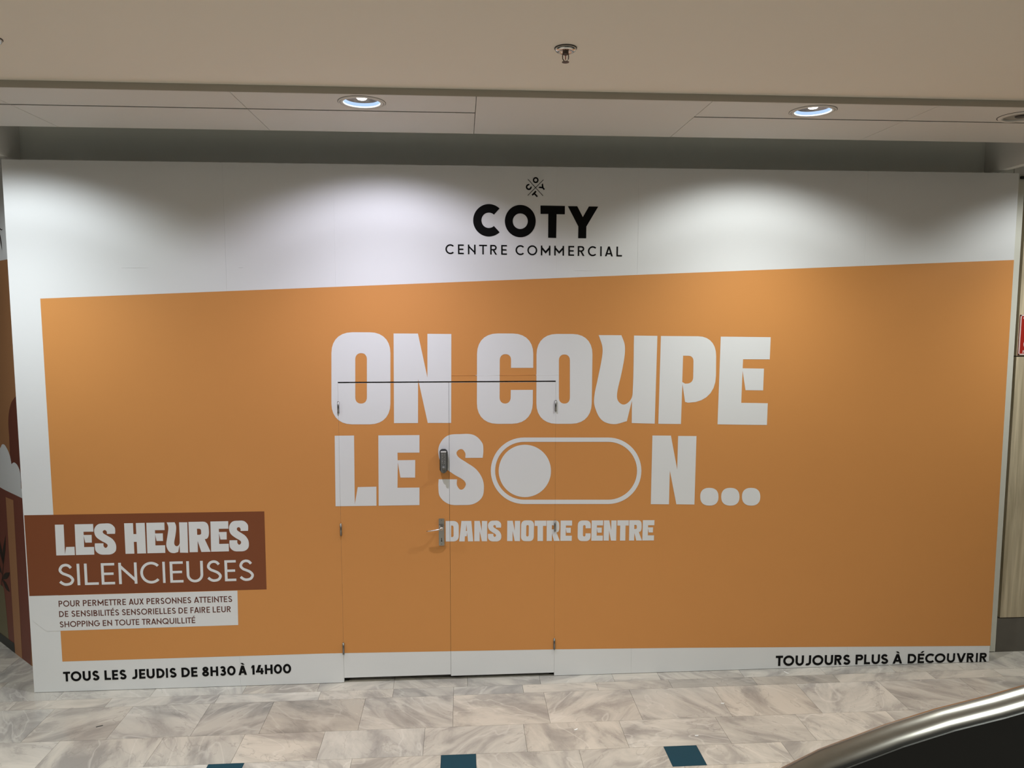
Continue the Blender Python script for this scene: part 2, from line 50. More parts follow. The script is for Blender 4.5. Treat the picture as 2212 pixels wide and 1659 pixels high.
 'brown_block_title':('white_vinyl',3,[[[-26048,11564,-25490,11566,-25507,9534,-25412,10040,-24870,10046,-24876,9477,-26068,9477]],[[-24785,11568,-23604,11569,-23609,11050,-24243,11052,-24243,10830,-23734,10831,-23744,10306,-24168,10311,-24238,10765,-24257,10009,-23621,10008,-23627,9483,-24809,9479]],[[-22749,10877,-22749,10899,-22747,10921,-22744,10942,-22743,10964,-22743,10986,-22745,11006,-22752,11026,-22762,11048,-22774,11070,-22789,11090,-22805,11109,-22823,11124,-22843,11135,-22865,11141,-22889,11141,-22913,11135,-22937,11125,-22959,11111,-22978,11095,-22994,11075,-23006,11055,-23012,11035,-23012,11014,-23008,10992,-23001,10971,-22990,10951,-22978,10932,-22965,10915,-22937,10888,-22908,10864,-22876,10842,-22843,10822,-22809,10802,-22776,10781,-22743,10760,-22698,10730,-22653,10701,-22606,10672,-22561,10642,-22516,10612,-22473,10578,-22433,10542,-22401,10509,-22370,10473,-22341,10436,-22315,10397,-22290,10356,-22267,10315,-22247,10273,-22232,10236,-22220,10199,-22210,10161,-22202,10122,-22196,10083,-22193,10043,-22192,10004,-22192,9958,-22194,9912,-22197,9866,-22204,9820,-22214,9776,-22229,9733,-22249,9693,-22276,9655,-22306,9620,-22341,9589,-22379,9560,-22419,9535,-22461,9514,-22504,9496,-22554,9481,-22607,9471,-22660,9465,-22714,9463,-22768,9463,-22822,9464,-22876,9464,-22931,9464,-22987,9464,-23043,9465,-23099,9467,-23154,9474,-23207,9485,-23259,9502,-23304,9523,-23347,9548,-23388,9577,-23426,9610,-23461,9645,-23492,9684,-23519,9725,-23538,9763,-23550,9803,-23557,9846,-23561,9889,-23563,9933,-23564,9977,-23566,10020,-23567,10052,-23566,10085,-23565,10117,-23562,10150,-23559,10183,-23556,10215,-23554,10248,-23002,10242,-23003,10214,-23005,10187,-23008,10159,-23010,10132,-23011,10104,-23007,10078,-23000,10052,-22989,10028,-22975,10003,-22959,9979,-22941,9958,-22920,9941,-22897,9930,-22873,9927,-22846,9932,-22821,9945,-22799,9963,-22779,9986,-22762,10012,-22750,10039,-22741,10066,-22738,10087,-22741,10110,-22748,10131,-22758,10153,-22771,10173,-22786,10191,-22802,10207,-22844,10240,-22889,10270,-22935,10297,-22983,10323,-23030,10349,-23077,10376,-23122,10406,-23167,10438,-23213,10471,-23259,10504,-23303,10538,-23346,10574,-23386,10612,-23423,10653,-23448,10686,-23470,10720,-23490,10757,-23507,10795,-23522,10834,-23533,10873,-23541,10914,-23549,10962,-23555,11011,-23558,11061,-23558,11110,-23553,11159,-23544,11207,-23529,11253,-23507,11301,-23481,11349,-23451,11394,-23417,11436,-23379,11474,-23337,11507,-23292,11535,-23241,11557,-23187,11572,-23131,11580,-23074,11584,-23016,11586,-22959,11586,-22902,11587,-22843,11589,-22784,11592,-22724,11593,-22665,11592,-22607,11587,-22550,11576,-22494,11558,-22450,11537,-22408,11510,-22368,11479,-22332,11443,-22299,11405,-22268,11365,-22240,11323,-22226,11294,-22216,11263,-22210,11231,-22207,11197,-22206,11163,-22206,11130,-22205,11096,-22205,11065,-22207,11033,-22210,11002,-22214,10970,-22218,10939,-22222,10907,-22225,10876]],[[-21610,11578,-21038,11580,-21038,10829,-20852,10829,-20852,11580,-20280,11582,-20280,9496,-20852,9494,-20852,10297,-21038,10297,-21038,9493,-21610,9491]],[[-20173,11582,-19004,11583,-19010,11065,-19637,11068,-19637,10845,-19134,10847,-19143,10323,-19563,10328,-19632,10781,-19651,10027,-19021,10026,-19027,9502,-20197,9498]],[[-18854,11586,-18841,11548,-18827,11510,-18813,11471,-18799,11433,-18786,11394,-18775,11355,-18767,11315,-18763,11283,-18760,11250,-18759,11217,-18760,11184,-18762,11151,-18765,11117,-18769,11085,-18781,11003,-18794,10922,-18808,10842,-18824,10761,-18839,10680,-18855,10599,-18870,10518,-18880,10467,-18890,10415,-18901,10364,-18912,10313,-18921,10261,-18930,10209,-18936,10157,-18939,10119,-18941,10082,-18943,10044,-18942,10007,-18940,9970,-18934,9933,-18925,9897,-18910,9847,-18892,9796,-18873,9746,-18850,9697,-18825,9652,-18795,9609,-18760,9571,-18727,9544,-18691,9522,-18652,9505,-18610,9492,-18568,9482,-18526,9476,-18484,9473,-18440,9473,-18397,9480,-18354,9490,-18311,9503,-18269,9517,-18226,9530,-18184,9541,-18073,10036,-18070,9496,-17539,9477,-17513,11570,-18049,11577,-18050,11382,-18049,11187,-18049,10991,-18049,10795,-18050,10599,-18054,10402,-18061,10205,-18063,10180,-18066,10154,-18072,10128,-18080,10104,-18090,10080,-18102,10057,-18116,10037,-18132,10016,-18151,9997,-18171,9979,-18193,9964,-18216,9951,-18240,9944,-18265,9941,-18287,9944,-18309,9952,-18331,9964,-18350,9979,-18368,9997,-18383,10017,-18396,10038,-18407,10063,-18414,10090,-18417,10118,-18419,10147,-18418,10176,-18416,10204,-18413,10232,-18405,10296,-18393,10359,-18380,10422,-18365,10484,-18351,10547,-18337,10609,-18325,10672,-18313,10735,-18302,10797,-18291,10859,-18280,10922,-18271,10985,-18263,11047,-18256,11110,-18253,11147,-18251,11184,-18249,11220,-18250,11257,-18251,11294,-18254,11331,-18260,11367,-18267,11399,-18276,11431,-18287,11462,-18300,11492,-18313,11523,-18325,11554,-18337,11585]],[[-17439,11591,-16495,11594,-16407,11584,-16330,11557,-16263,11512,-16209,11451,-16169,11374,-16142,11283,-16130,11179,-16123,10970,-16123,10838,-16134,10722,-16153,10621,-16182,10538,-16220,10474,-16265,10429,-16318,10406,-16415,10387,-16064,9514,-16671,9511,-16886,10281,-16900,9510,-17439,9508],[-16900,11114,-16779,11114,-16745,11111,-16715,11103,-16690,11089,-16669,11071,-16654,11048,-16644,11021,-16640,10990,-16634,10823,-16636,10792,-16645,10764,-16658,10741,-16678,10723,-16702,10709,-16731,10701,-16765,10698,-16900,10697]],[[-16005,11595,-14835,11596,-14841,11079,-15468,11082,-15468,10860,-14965,10861,-14974,10338,-15395,10343,-15463,10795,-15483,10043,-14852,10042,-14858,9519,-16029,9515]],[[-14045,10907,-14044,10928,-14042,10950,-14040,10972,-14038,10994,-14038,11015,-14041,11036,-14047,11056,-14056,11077,-14068,11099,-14081,11119,-14096,11138,-14113,11153,-14132,11164,-14153,11170,-14175,11169,-14198,11164,-14220,11154,-14240,11140,-14258,11124,-14273,11104,-14284,11084,-14289,11064,-14290,11043,-14286,11022,-14279,11001,-14270,10980,-14258,10961,-14245,10944,-14220,10918,-14192,10894,-14162,10872,-14132,10852,-14100,10832,-14069,10812,-14039,10790,-13997,10760,-13954,10731,-13911,10703,-13869,10673,-13827,10643,-13787,10610,-13750,10574,-13720,10540,-13691,10504,-13664,10467,-13639,10428,-13616,10388,-13595,10347,-13576,10305,-13562,10269,-13551,10232,-13541,10194,-13534,10155,-13529,10116,-13526,10077,-13525,10037,-13525,9992,-13527,9946,-13530,9900,-13536,9854,-13545,9810,-13559,9768,-13578,9728,-13603,9690,-13632,9656,-13664,9624,-13699,9596,-13736,9571,-13775,9549,-13815,9532,-13863,9517,-13912,9507,-13961,9501,-14011,9499,-14062,9499,-14112,9500,-14162,9500,-14214,9500,-14266,9500,-14319,9501,-14370,9503,-14422,9510,-14472,9521,-14520,9538,-14562,9559,-14602,9584,-14640,9613,-14676,9645,-14708,9681,-14738,9719,-14763,9760,-14780,9798,-14791,9838,-14798,9880,-14801,9923,-14803,9967,-14804,10010,-14806,10053,-14807,10086,-14807,10118,-14805,10151,-14802,10183,-14800,10216,-14797,10248,-14795,10280,-14280,10274,-14281,10247,-14283,10220,-14286,10192,-14288,10165,-14288,10138,-14285,10111,-14278,10086,-14268,10061,-14255,10037,-14240,10013,-14223,9991,-14204,9975,-14183,9964,-14160,9961,-14135,9966,-14112,9979,-14091,9997,-14072,10020,-14057,10045,-14045,10072,-14037,10099,-14034,10121,-14037,10143,-14043,10164,-14053,10186,-14065,10206,-14079,10224,-14094,10240,-14133,10273,-14175,10303,-14218,10330,-14262,10356,-14307,10381,-14350,10408,-14392,10438,-14434,10470,-14477,10502,-14520,10535,-14561,10569,-14601,10605,-14638,10643,-14673,10684,-14696,10716,-14717,10751,-14736,10787,-14751,10825,-14765,10864,-14775,10903,-14783,10943,-14791,10992,-14796,11041,-14799,11090,-14798,11139,-14794,11188,-14785,11236,-14771,11281,-14751,11330,-14727,11377,-14699,11421,-14667,11463,-14632,11501,-14593,11535,-14551,11562,-14503,11584,-14453,11599,-14401,11607,-14348,11611,-14294,11613,-14240,11613,-14187,11614,-14132,11616,-14077,11619,-14021,11620,-13966,11619,-13912,11613,-13858,11603,-13807,11585,-13765,11564,-13726,11537,-13689,11506,-13656,11471,-13624,11433,-13596,11393,-13570,11351,-13556,11322,-13547,11291,-13542,11259,-13539,11226,-13538,11192,-13538,11158,-13537,11125,-13537,11094,-13539,11062,-13541,11031,-13545,10999,-13549,10968,-13553,10937,-13556,10905]]]),
 'logo_word':('black_vinyl',3,[[[3439,32417,3346,32494,3245,32560,3137,32613,3024,32653,2906,32680,2787,32692,2666,32691,2547,32675,2430,32645,2316,32602,2209,32546,2108,32477,2016,32397,1933,32307,1861,32208,1801,32102,1753,31989,1718,31871,1697,31750,1689,31627,1695,31505,1716,31384,1750,31266,1797,31154,1856,31048,1928,30950,2010,30860,2102,30782,2202,30715,2310,30660,2423,30618,2541,30590,2661,30576,2782,30576,2902,30591,3020,30620,3134,30662,3242,30718,3344,30786,3437,30865,3063,31272,3019,31234,2971,31202,2920,31176,2866,31156,2810,31142,2753,31135,2696,31135,2639,31141,2584,31155,2530,31174,2479,31200,2432,31232,2388,31269,2349,31311,2315,31358,2287,31408,2265,31461,2249,31517,2239,31574,2236,31632,2239,31690,2249,31747,2266,31803,2289,31857,2317,31907,2351,31954,2391,31997,2434,32035,2482,32067,2533,32094,2586,32114,2642,32128,2699,32136,2756,32137,2812,32131,2868,32118,2922,32099,2973,32074,3021,32042,3065,32006]],[[5848,31611,5843,31501,5826,31391,5799,31284,5760,31180,5711,31080,5653,30987,5585,30900,5509,30821,5425,30750,5335,30689,5239,30638,5138,30597,5034,30568,4927,30550,4819,30543,4712,30548,4605,30565,4501,30593,4400,30632,4304,30682,4214,30741,4130,30810,4054,30888,3986,30974,3928,31066,3879,31165,3841,31268,3813,31374,3796,31484,3790,31594,3796,31704,3813,31814,3841,31920,3879,32024,3928,32123,3987,32216,4054,32302,4130,32381,4213,32451,4303,32512,4399,32563,4499,32603,4603,32633,4709,32651,4816,32658,4924,32653,5030,32637,5134,32610,5234,32571,5330,32522,5421,32463,5505,32394,5581,32316,5649,32231,5708,32139,5757,32041,5796,31938,5825,31831,5842,31722],[5317,31600,5313,31533,5300,31468,5279,31404,5250,31344,5214,31288,5170,31238,5121,31193,5066,31156,5007,31126,4945,31104,4881,31090,4815,31085,4749,31089,4685,31102,4623,31123,4564,31152,4509,31188,4460,31232,4416,31282,4380,31337,4351,31397,4330,31460,4317,31525,4312,31592,4317,31658,4330,31724,4351,31787,4380,31847,4416,31902,4459,31953,4508,31997,4563,32035,4622,32065,4684,32087,4748,32100,4814,32105,4879,32101,4944,32089,5006,32068,5065,32039,5119,32003,5169,31959,5212,31910,5249,31854,5278,31795,5299,31732,5312,31667]],[[6159,32630,7797,32619,7794,32071,7240,32073,7221,30512,6680,30522,6686,32088,6168,32083]],[[7994,32607,8627,32607,9006,31903,9408,32601,10036,32600,9252,31285,9245,30505,8701,30508,8709,31281]]]),
 'logo_emblem':('black_vinyl',3,[[[5304,34322,6313,33255,6339,33278,5329,34345]],[[6343,34328,5296,33283,5321,33259,6368,34305]],[[6026,34283,6025,34257,6020,34231,6012,34207,6001,34184,5988,34162,5971,34143,5953,34125,5932,34111,5910,34099,5886,34090,5862,34085,5837,34083,5812,34085,5788,34089,5765,34097,5742,34108,5722,34123,5703,34139,5686,34159,5673,34180,5661,34203,5653,34227,5649,34252,5647,34278,5648,34304,5653,34329,5661,34354,5672,34377,5686,34398,5702,34418,5721,34435,5741,34450,5763,34461,5787,34470,5811,34475,5836,34477,5861,34476,5885,34471,5909,34463,5931,34452,5952,34438,5970,34421,5987,34402,6001,34381,6012,34358,6020,34333,6025,34308],[5935,34281,5934,34268,5931,34256,5927,34243,5922,34232,5914,34221,5906,34211,5896,34202,5886,34195,5874,34189,5862,34184,5850,34182,5837,34181,5824,34181,5812,34184,5799,34188,5788,34194,5777,34201,5768,34209,5759,34219,5752,34230,5746,34241,5742,34253,5739,34266,5739,34279,5739,34292,5742,34305,5746,34317,5752,34329,5759,34340,5767,34350,5777,34358,5787,34366,5799,34372,5811,34376,5823,34379,5836,34380,5849,34379,5862,34377,5874,34373,5885,34367,5896,34360,5906,34351,5914,34342,5921,34331,5927,34319,5931,34307,5934,34294]],[[5428,34024,5400,34029,5372,34030,5344,34026,5317,34019,5292,34007,5268,33992,5246,33974,5227,33953,5211,33929,5199,33904,5190,33877,5185,33849,5184,33820,5187,33792,5194,33764,5205,33738,5219,33714,5237,33692,5258,33673,5281,33657,5306,33644,5333,33636,5360,33631,5388,33630,5416,33633,5443,33641,5469,33652,5493,33667,5515,33685,5534,33706,5550,33729,5563,33755,5572,33782,5577,33810,5578,33839,5575,33867,5478,33848,5480,33834,5479,33820,5477,33806,5472,33792,5466,33779,5458,33768,5448,33757,5437,33748,5425,33740,5412,33735,5399,33731,5384,33730,5370,33730,5357,33732,5343,33737,5331,33743,5319,33751,5309,33761,5300,33772,5292,33784,5287,33797,5284,33811,5282,33825,5282,33839,5285,33853,5289,33867,5295,33880,5303,33892,5313,33902,5324,33912,5336,33919,5349,33925,5363,33928,5377,33930,5391,33930,5404,33928]],[[5824,33596,5895,33522,5804,33421,5983,33243,5912,33172,5735,33352,5641,33264,5569,33336]],[[6017,33777,6098,33861,6247,33853,6236,34012,6319,34080,6361,33811,6452,33712,6381,33637,6286,33748]]]),
 'orange_field':('orange_vinyl',1,[[[-26143,26436,39414,29227,39450,1229,16373,1790,7347,1960,-8707,2160,-26080,2138]]]),
 'brown_block':('brown_vinyl',2,[[[-27962,12237,-12440,12225,-12449,6810,-27947,6747]]]),
 'white_text_block':('white_vinyl',2,[[[-27877,6732,-14390,6775,-14418,4356,-26078,4288,-27005,4283,-27854,5061]]]),
}
# Lettering set in the plain stroke alphabet: name, material, stroke, words with x extents, baseline, cap heights (metres)
LINES=[
 ('logo_subtitle','black_vinyl',0.15,[('C',[-0.0154,0.0413]),('E',[0.0675,0.1063]),('N',[0.1334,0.184]),('T',[0.2076,0.2598]),('R',[0.2813,0.3266]),('E',[0.3545,0.3929]),('C',[0.4502,0.5076]),('O',[0.5293,0.5953]),('M',[0.6199,0.6839]),('M',[0.7099,0.7755]),('E',[0.8051,0.844]),('R',[0.8687,0.9147]),('C',[0.9374,0.9942]),('I',[1.0211,1.0304]),('A',[1.0531,1.1065]),('L',[1.1314,1.1692])],(0.0674,2.9413,1.1317,2.9316),(3.0047,2.9971)),
 ('brown_block_subtitle','white_vinyl',0.122,[('S',[-2.6013,-2.501]),('I',[-2.4809,-2.4632]),('L',[-2.4335,-2.3435]),('E',[-2.3248,-2.2379]),('N',[-2.2121,-2.0929]),('C',[-2.0719,-1.9464]),('I',[-1.9259,-1.9092]),('E',[-1.8785,-1.7918]),('U',[-1.7694,-1.6606]),('S',[-1.6375,-1.5387]),('E',[-1.5187,-1.4434]),('S',[-1.4236,-1.3261])],(-2.4336,0.7407,-1.5186,0.7445),(0.8881,0.8903)),
 ('opening_hours_text','black_vinyl',0.222,[('T',[-2.608,-2.5617]),('O',[-2.5592,-2.4893]),('U',[-2.4811,-2.4285]),('S',[-2.4182,-2.372]),('L',[-2.3388,-2.2967]),('E',[-2.2889,-2.2489]),('S',[-2.24,-2.1942]),('J',[-2.162,-2.1226]),('E',[-2.1111,-2.0698]),('U',[-2.0616,-2.0084]),('D',[-1.9962,-1.9429]),('I',[-1.9342,-1.9206]),('S',[-1.9097,-1.8636]),('D',[-1.8311,-1.7754]),('E',[-1.7664,-1.7247]),('8',[-1.6936,-1.6482]),('H',[-1.6384,-1.5865]),('3',[-1.5756,-1.5341]),('0',[-1.5264,-1.47]),('À',[-1.4517,-1.3944]),('1',[-1.3644,-1.3425]),('4',[-1.3341,-1.2821]),('H',[-1.2736,-1.2212]),('0',[-1.2131,-1.158]),('0',[-1.1514,-1.0962])],(-2.5848,0.0741,-1.2305,0.0816),(0.142,0.1485)),
 ('slogan_text','black_vinyl',0.22,[('T',[2.33,2.3839]),('O',[2.3857,2.4676]),('U',[2.477,2.5393]),('J',[2.5415,2.5927]),('O',[2.6021,2.6844]),('U',[2.6938,2.7565]),('R',[2.767,2.8233]),('S',[2.8316,2.8862]),('P',[2.925,2.9816]),('L',[2.9892,3.0345]),('U',[3.0459,3.1083]),('S',[3.1158,3.1714]),('À',[3.2052,3.2773]),('D',[3.3189,3.3836]),('É',[3.3947,3.4433]),('C',[3.4512,3.521]),('O',[3.5237,3.6056]),('U',[3.6168,3.6788]),('V',[3.69,3.7609]),('R',[3.7686,3.8232]),('I',[3.8392,3.8533]),('R',[3.8682,3.9237])],(2.3572,0.0212,3.922,0.0024),(0.0979,0.0707)),
 ('explanation_text','rust_vinyl',0.158,[('POUR',[-2.6102,-2.4731]),('PERMETTRE',[-2.4537,-2.1742]),('AUX',[-2.1555,-2.0582]),('PERSONNES',[-2.0395,-1.7468]),('ATTEINTES',[-1.7282,-1.4762])],(-2.6101,0.5954,-1.4791,0.5998),(0.637,0.6409)),
 ('explanation_text','rust_vinyl',0.158,[('DE',[-2.6105,-2.5513]),('SENSIBILITÉS',[-2.5313,-2.2222]),('SENSORIELLES',[-2.2035,-1.8512]),('DE',[-1.8329,-1.774]),('FAIRE',[-1.7548,-1.6257]),('LEUR',[-1.6073,-1.4869])],(-2.6098,0.5246,-1.4886,0.5288),(0.5653,0.5699)),
 ('explanation_text','rust_vinyl',0.158,[('SHOPPING',[-2.6105,-2.3504]),('EN',[-2.3317,-2.2714]),('TOUTE',[-2.2527,-2.0933]),('TRANQUILLITÉ',[-2.0764,-1.7254])],(-2.6101,0.4533,-1.7262,0.4577),(0.4934,0.4981)),
]
# Mural shapes in millimetres along and up the angled wall
MURAL_AT={'p0':[-3.018,0.3863],'d':[-0.73334,0.67986]}
MURAL=[
 ('white_shape','white_vinyl',1,[[753,2900,157,2916,39,2918,-197,2922,-309,3593,587,3709]]),
 ('leaf','leaf_vinyl',2,[[152,3163,147,3160,142,3157,137,3154,132,3151,127,3148,122,3145,116,3142,113,3140,110,3138,107,3136,104,3134,101,3132,97,3131,93,3129,88,3128,84,3128,79,3127,74,3127,69,3127,64,3126,59,3126,63,3125,67,3124,71,3123,75,3122,79,3121,83,3121,87,3121,92,3121,97,3122,101,3124,106,3125,110,3126,114,3128,119,3129,124,3130,130,3131,135,3132,141,3133,146,3134,152,3135,157,3136]]),
 ('leaf','leaf_vinyl',2,[[142,3149,139,3142,136,3136,134,3130,131,3124,128,3118,126,3112,123,3106,120,3097,116,3089,112,3080,109,3071,106,3062,103,3054,101,3045,100,3035,99,3026,99,3016,99,3007,99,2997,99,2988,99,2978,101,2985,104,2992,107,2999,110,3006,112,3014,115,3021,117,3028,119,3034,121,3040,122,3046,123,3052,125,3058,127,3064,130,3070,132,3073,135,3077,138,3080,141,3084,145,3087,148,3091,152,3094]]),
 ('arch','arch_vinyl',1,[[-176,1985,10,1972,23,1965,37,1959,51,1952,65,1945,79,1937,91,1930,102,1923,114,1913,125,1902,135,1892,143,1882,151,1871,159,1861,165,1850,172,1838,177,1825,182,1813,186,1800,189,1788,192,1776,194,1763,196,1750,196,1737,196,1724,196,1711,195,1698,194,1686,194,1673,195,1651,197,1630,199,1609,200,1587,201,1566,202,1545,201,1524,200,1512,198,1501,196,1490,193,1479,190,1468,186,1457,184,1446,-66,1311]]),
 ('lower_field','lower_vinyl',1,[[661,1260,458,1259,352,1252,-3,1244,-185,1236,44,-215,999,-532]]),
 ('cloud','white_vinyl',2,[[602,1571,587,1578,572,1588,557,1597,542,1605,526,1613,510,1617,492,1618,467,1615,448,1609,434,1600,423,1590,413,1580,403,1570,390,1561,382,1566,376,1573,369,1579,362,1585,354,1590,344,1594,332,1596,316,1597,302,1596,291,1593,280,1589,271,1584,263,1579,256,1575,245,1568,236,1561,227,1554,220,1547,213,1539,207,1531,201,1524,197,1516,193,1508,190,1500,188,1492,185,1484,183,1476,180,1467,172,1471,164,1474,156,1478,148,1481,139,1484,131,1486,123,1487,110,1487,98,1485,88,1483,79,1481,70,1478,63,1474,57,1471,48,1465,40,1459,33,1452,27,1445,22,1438,19,1430,16,1423,14,1408,13,1392,13,1376,15,1361,16,1345,17,1329,18,1313,-65,1306,-55,1240,-3,1244,352,1252,458,1258,661,1260]]),
 ('band','band_vinyl',2,[[344,1200,191,1201,212,-12,357,-14]]),
 ('rock','rock_vinyl',2,[[816,458,672,465,654,468,636,471,618,474,600,477,583,479,567,481,553,481,542,479,533,477,526,474,520,471,516,467,513,462,511,457,503,404,496,350,492,295,488,241,485,186,481,131,477,76,888,76]]),
 ('leaf','leaf_vinyl',3,[[498,659,506,672,514,685,523,698,531,710,539,724,545,737,550,751,553,768,555,785,556,803,556,821,555,839,555,856,555,874,549,863,543,853,537,842,530,832,524,821,519,810,514,800,507,786,501,772,494,758,489,744,484,730,480,715,477,700,478,695,480,689,483,683,487,677,491,671,495,665]]),
 ('leaf','leaf_vinyl',3,[[499,654,496,672,495,688,493,705,491,722,488,739,484,756,478,774,469,793,458,812,445,831,432,851,419,870,406,890,393,909,398,891,402,873,406,856,410,838,415,820,420,803,426,784,433,767,440,750,448,733,456,715,465,697,474,680,484,662,485,661,487,660,489,659,491,658,494,657,497,656]]),
 ('leaf','leaf_vinyl',3,[[539,534,529,543,520,552,511,561,502,570,492,579,479,588,464,596,451,602,436,607,420,612,403,615,387,619,370,623,354,627,362,619,369,611,376,603,383,595,391,587,401,579,413,571,422,566,433,561,445,557,458,552,471,549,484,545,497,541,503,539,509,538,515,537,521,536,527,536,533,535]]),
 ('leaf','leaf_vinyl',3,[[539,534,526,533,513,532,500,531,487,530,474,529,463,527,454,524,441,518,429,510,419,502,410,494,401,485,392,477,382,469,394,469,406,469,419,469,432,469,444,469,454,471,464,473,474,477,482,481,489,487,495,493,501,499,507,505,513,511,517,514,521,517,524,520,528,524,532,527,535,531]]),
 ('leaf','leaf_vinyl',3,[[610,672,603,667,595,661,587,656,579,650,572,645,566,639,560,633,554,625,548,617,544,608,540,600,536,591,531,582,527,574,535,576,543,577,551,579,559,581,566,582,573,585,580,587,587,591,593,596,599,600,604,605,609,610,614,615,620,620]]),
 ('leaf','leaf_vinyl',3,[[490,665,482,662,529,536,541,533]]),
 ('leaf','leaf_vinyl',3,[[548,532,536,534,551,477,561,475]]),
 ('skirting','skirting_dark',3,[[963,73,673,74,361,76,355,-6,686,2,977,3]]),
]
# scraps lying on the tiles: x, y, turn, length, width, material, label
SCRAPS = [(0.776, -0.691, 0.5, 0.025, 0.010, 'paper_scrap', 'white paper scrap on the marble floor, in front of the right door leaf'),
          (1.496, -0.808, 0.05, 0.022, 0.008, 'paper_scrap', 'white paper scrap on the marble floor, just behind a blue tile'),
          (1.784, -0.447, 0.0, 0.022, 0.010, 'paper_scrap', 'white paper scrap on the marble floor, largest veined row'),
          (2.384, -0.065, -1.0, 0.040, 0.008, 'paper_scrap', 'white paper scrap close to the foot of the hoarding'),
          (-2.167, -0.456, 0.45, 0.038, 0.007, 'dark_scrap', 'dark scrap on the marble floor, in front of the opening hours')]
CREASE = [(0.017, 0.180, 'orange_vinyl'), (0.180, 0.341, 'white_vinyl'), (0.341, 0.589, 'orange_vinyl'), (0.589, 0.745, 'white_vinyl')]

# ------------------------------------------------------------------ helpers
COL = scene.collection
ORG = {}


class MB:
    """Collects faces; add() links them as one mesh object."""

    def __init__(self):
        self.v = []
        self.f = []

    def box(self, x0, x1, y0, y1, z0, z1):
        n = len(self.v)
        self.v += [(x, y, z) for z in (z0, z1) for y in (y0, y1) for x in (x0, x1)]
        self.f += [tuple(n + i for i in q) for q in
                   ((0, 2, 3, 1), (4, 5, 7, 6), (0, 1, 5, 4), (2, 6, 7, 3), (0, 4, 6, 2), (1, 3, 7, 5))]
        return self

    def lathe(self, prof, c, axis='z', n=32, close=False):
        b = len(self.v)
        for r, h in prof:
            for i in range(n):
                a = 2 * math.pi * i / n
                p, q = r * math.cos(a), r * math.sin(a)
                self.v.append((c[0] + p, c[1] + q, c[2] + h) if axis == 'z' else (c[0] + p, c[1] + h, c[2] + q))
        m_ = len(prof)
        for k in range(m_ if close else m_ - 1):
            for i in range(n):
                j = (i + 1) % n
                k2 = (k + 1) % m_
                self.f.append((b + k * n + i, b + k * n + j, b + k2 * n + j, b + k2 * n + i))
        return self

    def tube(self, pts, r, n=10, flat=1.0):
        b = len(self.v)
        P = [Vector(p) for p in pts]
        for i, p in enumerate(P):
            t = (P[min(i + 1, len(P) - 1)] - P[max(i - 1, 0)]).normalized()
            up = Vector((0, 0, 1)) if abs(t.z) < 0.9 else Vector((1, 0, 0))
            s = t.cross(up).normalized()
            u = s.cross(t).normalized()
            rr = r[i] if isinstance(r, (list, tuple)) else r
            for k in range(n):
                a = 2 * math.pi * k / n
                self.v.append(tuple(p + s * rr * math.cos(a) + u * rr * flat * math.sin(a)))
        for i in range(len(P) - 1):
            for k in range(n):
                j = (k + 1) % n
                self.f.append((b + i * n + k, b + i * n + j, b + (i + 1) * n + j, b + (i + 1) * n + k))
        self.f.append(tuple(b + k for k in range(n))[::-1])
        self.f.append(tuple(b + (len(P) - 1) * n + k for k in range(n)))
        return self

    def strip(self, a, b, place):
        """Quads between two equally long rows of 2-D points."""
        n = len(self.v)
        k = len(a)
        self.v += [place(p[0], p[1], 0.0) for p in a] + [place(p[0], p[1], 0.0) for p in b]
        self.f += [(n + i, n + i + 1, n + k + i + 1, n + k + i) for i in range(k - 1)]
        return self

    def prism(self, loops, place, depth):
        """Filled outline (first loop, the others are holes) given in 2-D, placed by place(u, v, d), d = 0 front, depth back."""
        n = len(self.v)
        flat = [p for l in loops for p in l]
        tris = tessellate_polygon([[Vector((p[0], p[1], 0)) for p in l] for l in loops])
        self.v += [place(p[0], p[1], 0.0) for p in flat]
        self.f += [tuple(n + i for i in t) for t in tris]
        if depth:
            k = len(flat)
            self.v += [place(p[0], p[1], depth) for p in flat]
            self.f += [tuple(n + k + i for i in reversed(t)) for t in tris]
            s = 0
            for l in loops:
                for i in range(len(l)):
                    a, b = s + i, s + (i + 1) % len(l)
                    self.f.append((n + a, n + b, n + k + b, n + k + a))
                s += len(l)
        return self


def add(name, mb, mat, parent=None, smooth=False, origin=None):
    xs, ys, zs = zip(*mb.v)
    o = Vector(origin) if origin else Vector(((min(xs) + max(xs)) / 2, (min(ys) + max(ys)) / 2, min(zs)))
    me = bpy.data.meshes.new(name)
    me.from_pydata([tuple(Vector(p) - o) for p in mb.v], [], mb.f)
    me.materials.append(M[mat])
    bm = bmesh.new()
    bm.from_mesh(me)
    bmesh.ops.recalc_face_normals(bm, faces=bm.faces)
    bm.to_mesh(me)
    bm.free()
    if smooth:
        for p in me.polygons:
            p.use_smooth = True
    ob = bpy.data.objects.new(name, me)
    COL.objects.link(ob)
    ORG[ob.name] = o
    ob.location = o - (ORG[parent.name] if parent else Vector())
    ob.parent = parent
    return ob


def empty(name, loc):
    ob = bpy.data.objects.new(name, None)
    ob.empty_display_size = 0.05
    COL.objects.link(ob)
    ob.location = loc
    ORG[ob.name] = Vector(loc)
    return ob


def tag(ob, label=None, cat=None, group=None, kind=None):
    for k, v in (('label', label), ('category', cat), ('group', group), ('kind', kind)):
        if v:
            ob[k] = v
    return ob


def copy_tree(ob, loc, parent=None):
    c = ob.copy()
    COL.objects.link(c)
    c.parent = parent
    if loc is not None:
        c.location = loc
        ORG[c.name] = Vector(loc)
    for ch in list(ob.children):
        copy_tree(ch, None, c)
    return c


# ------------------------------------------------------------------ materials
M = {}


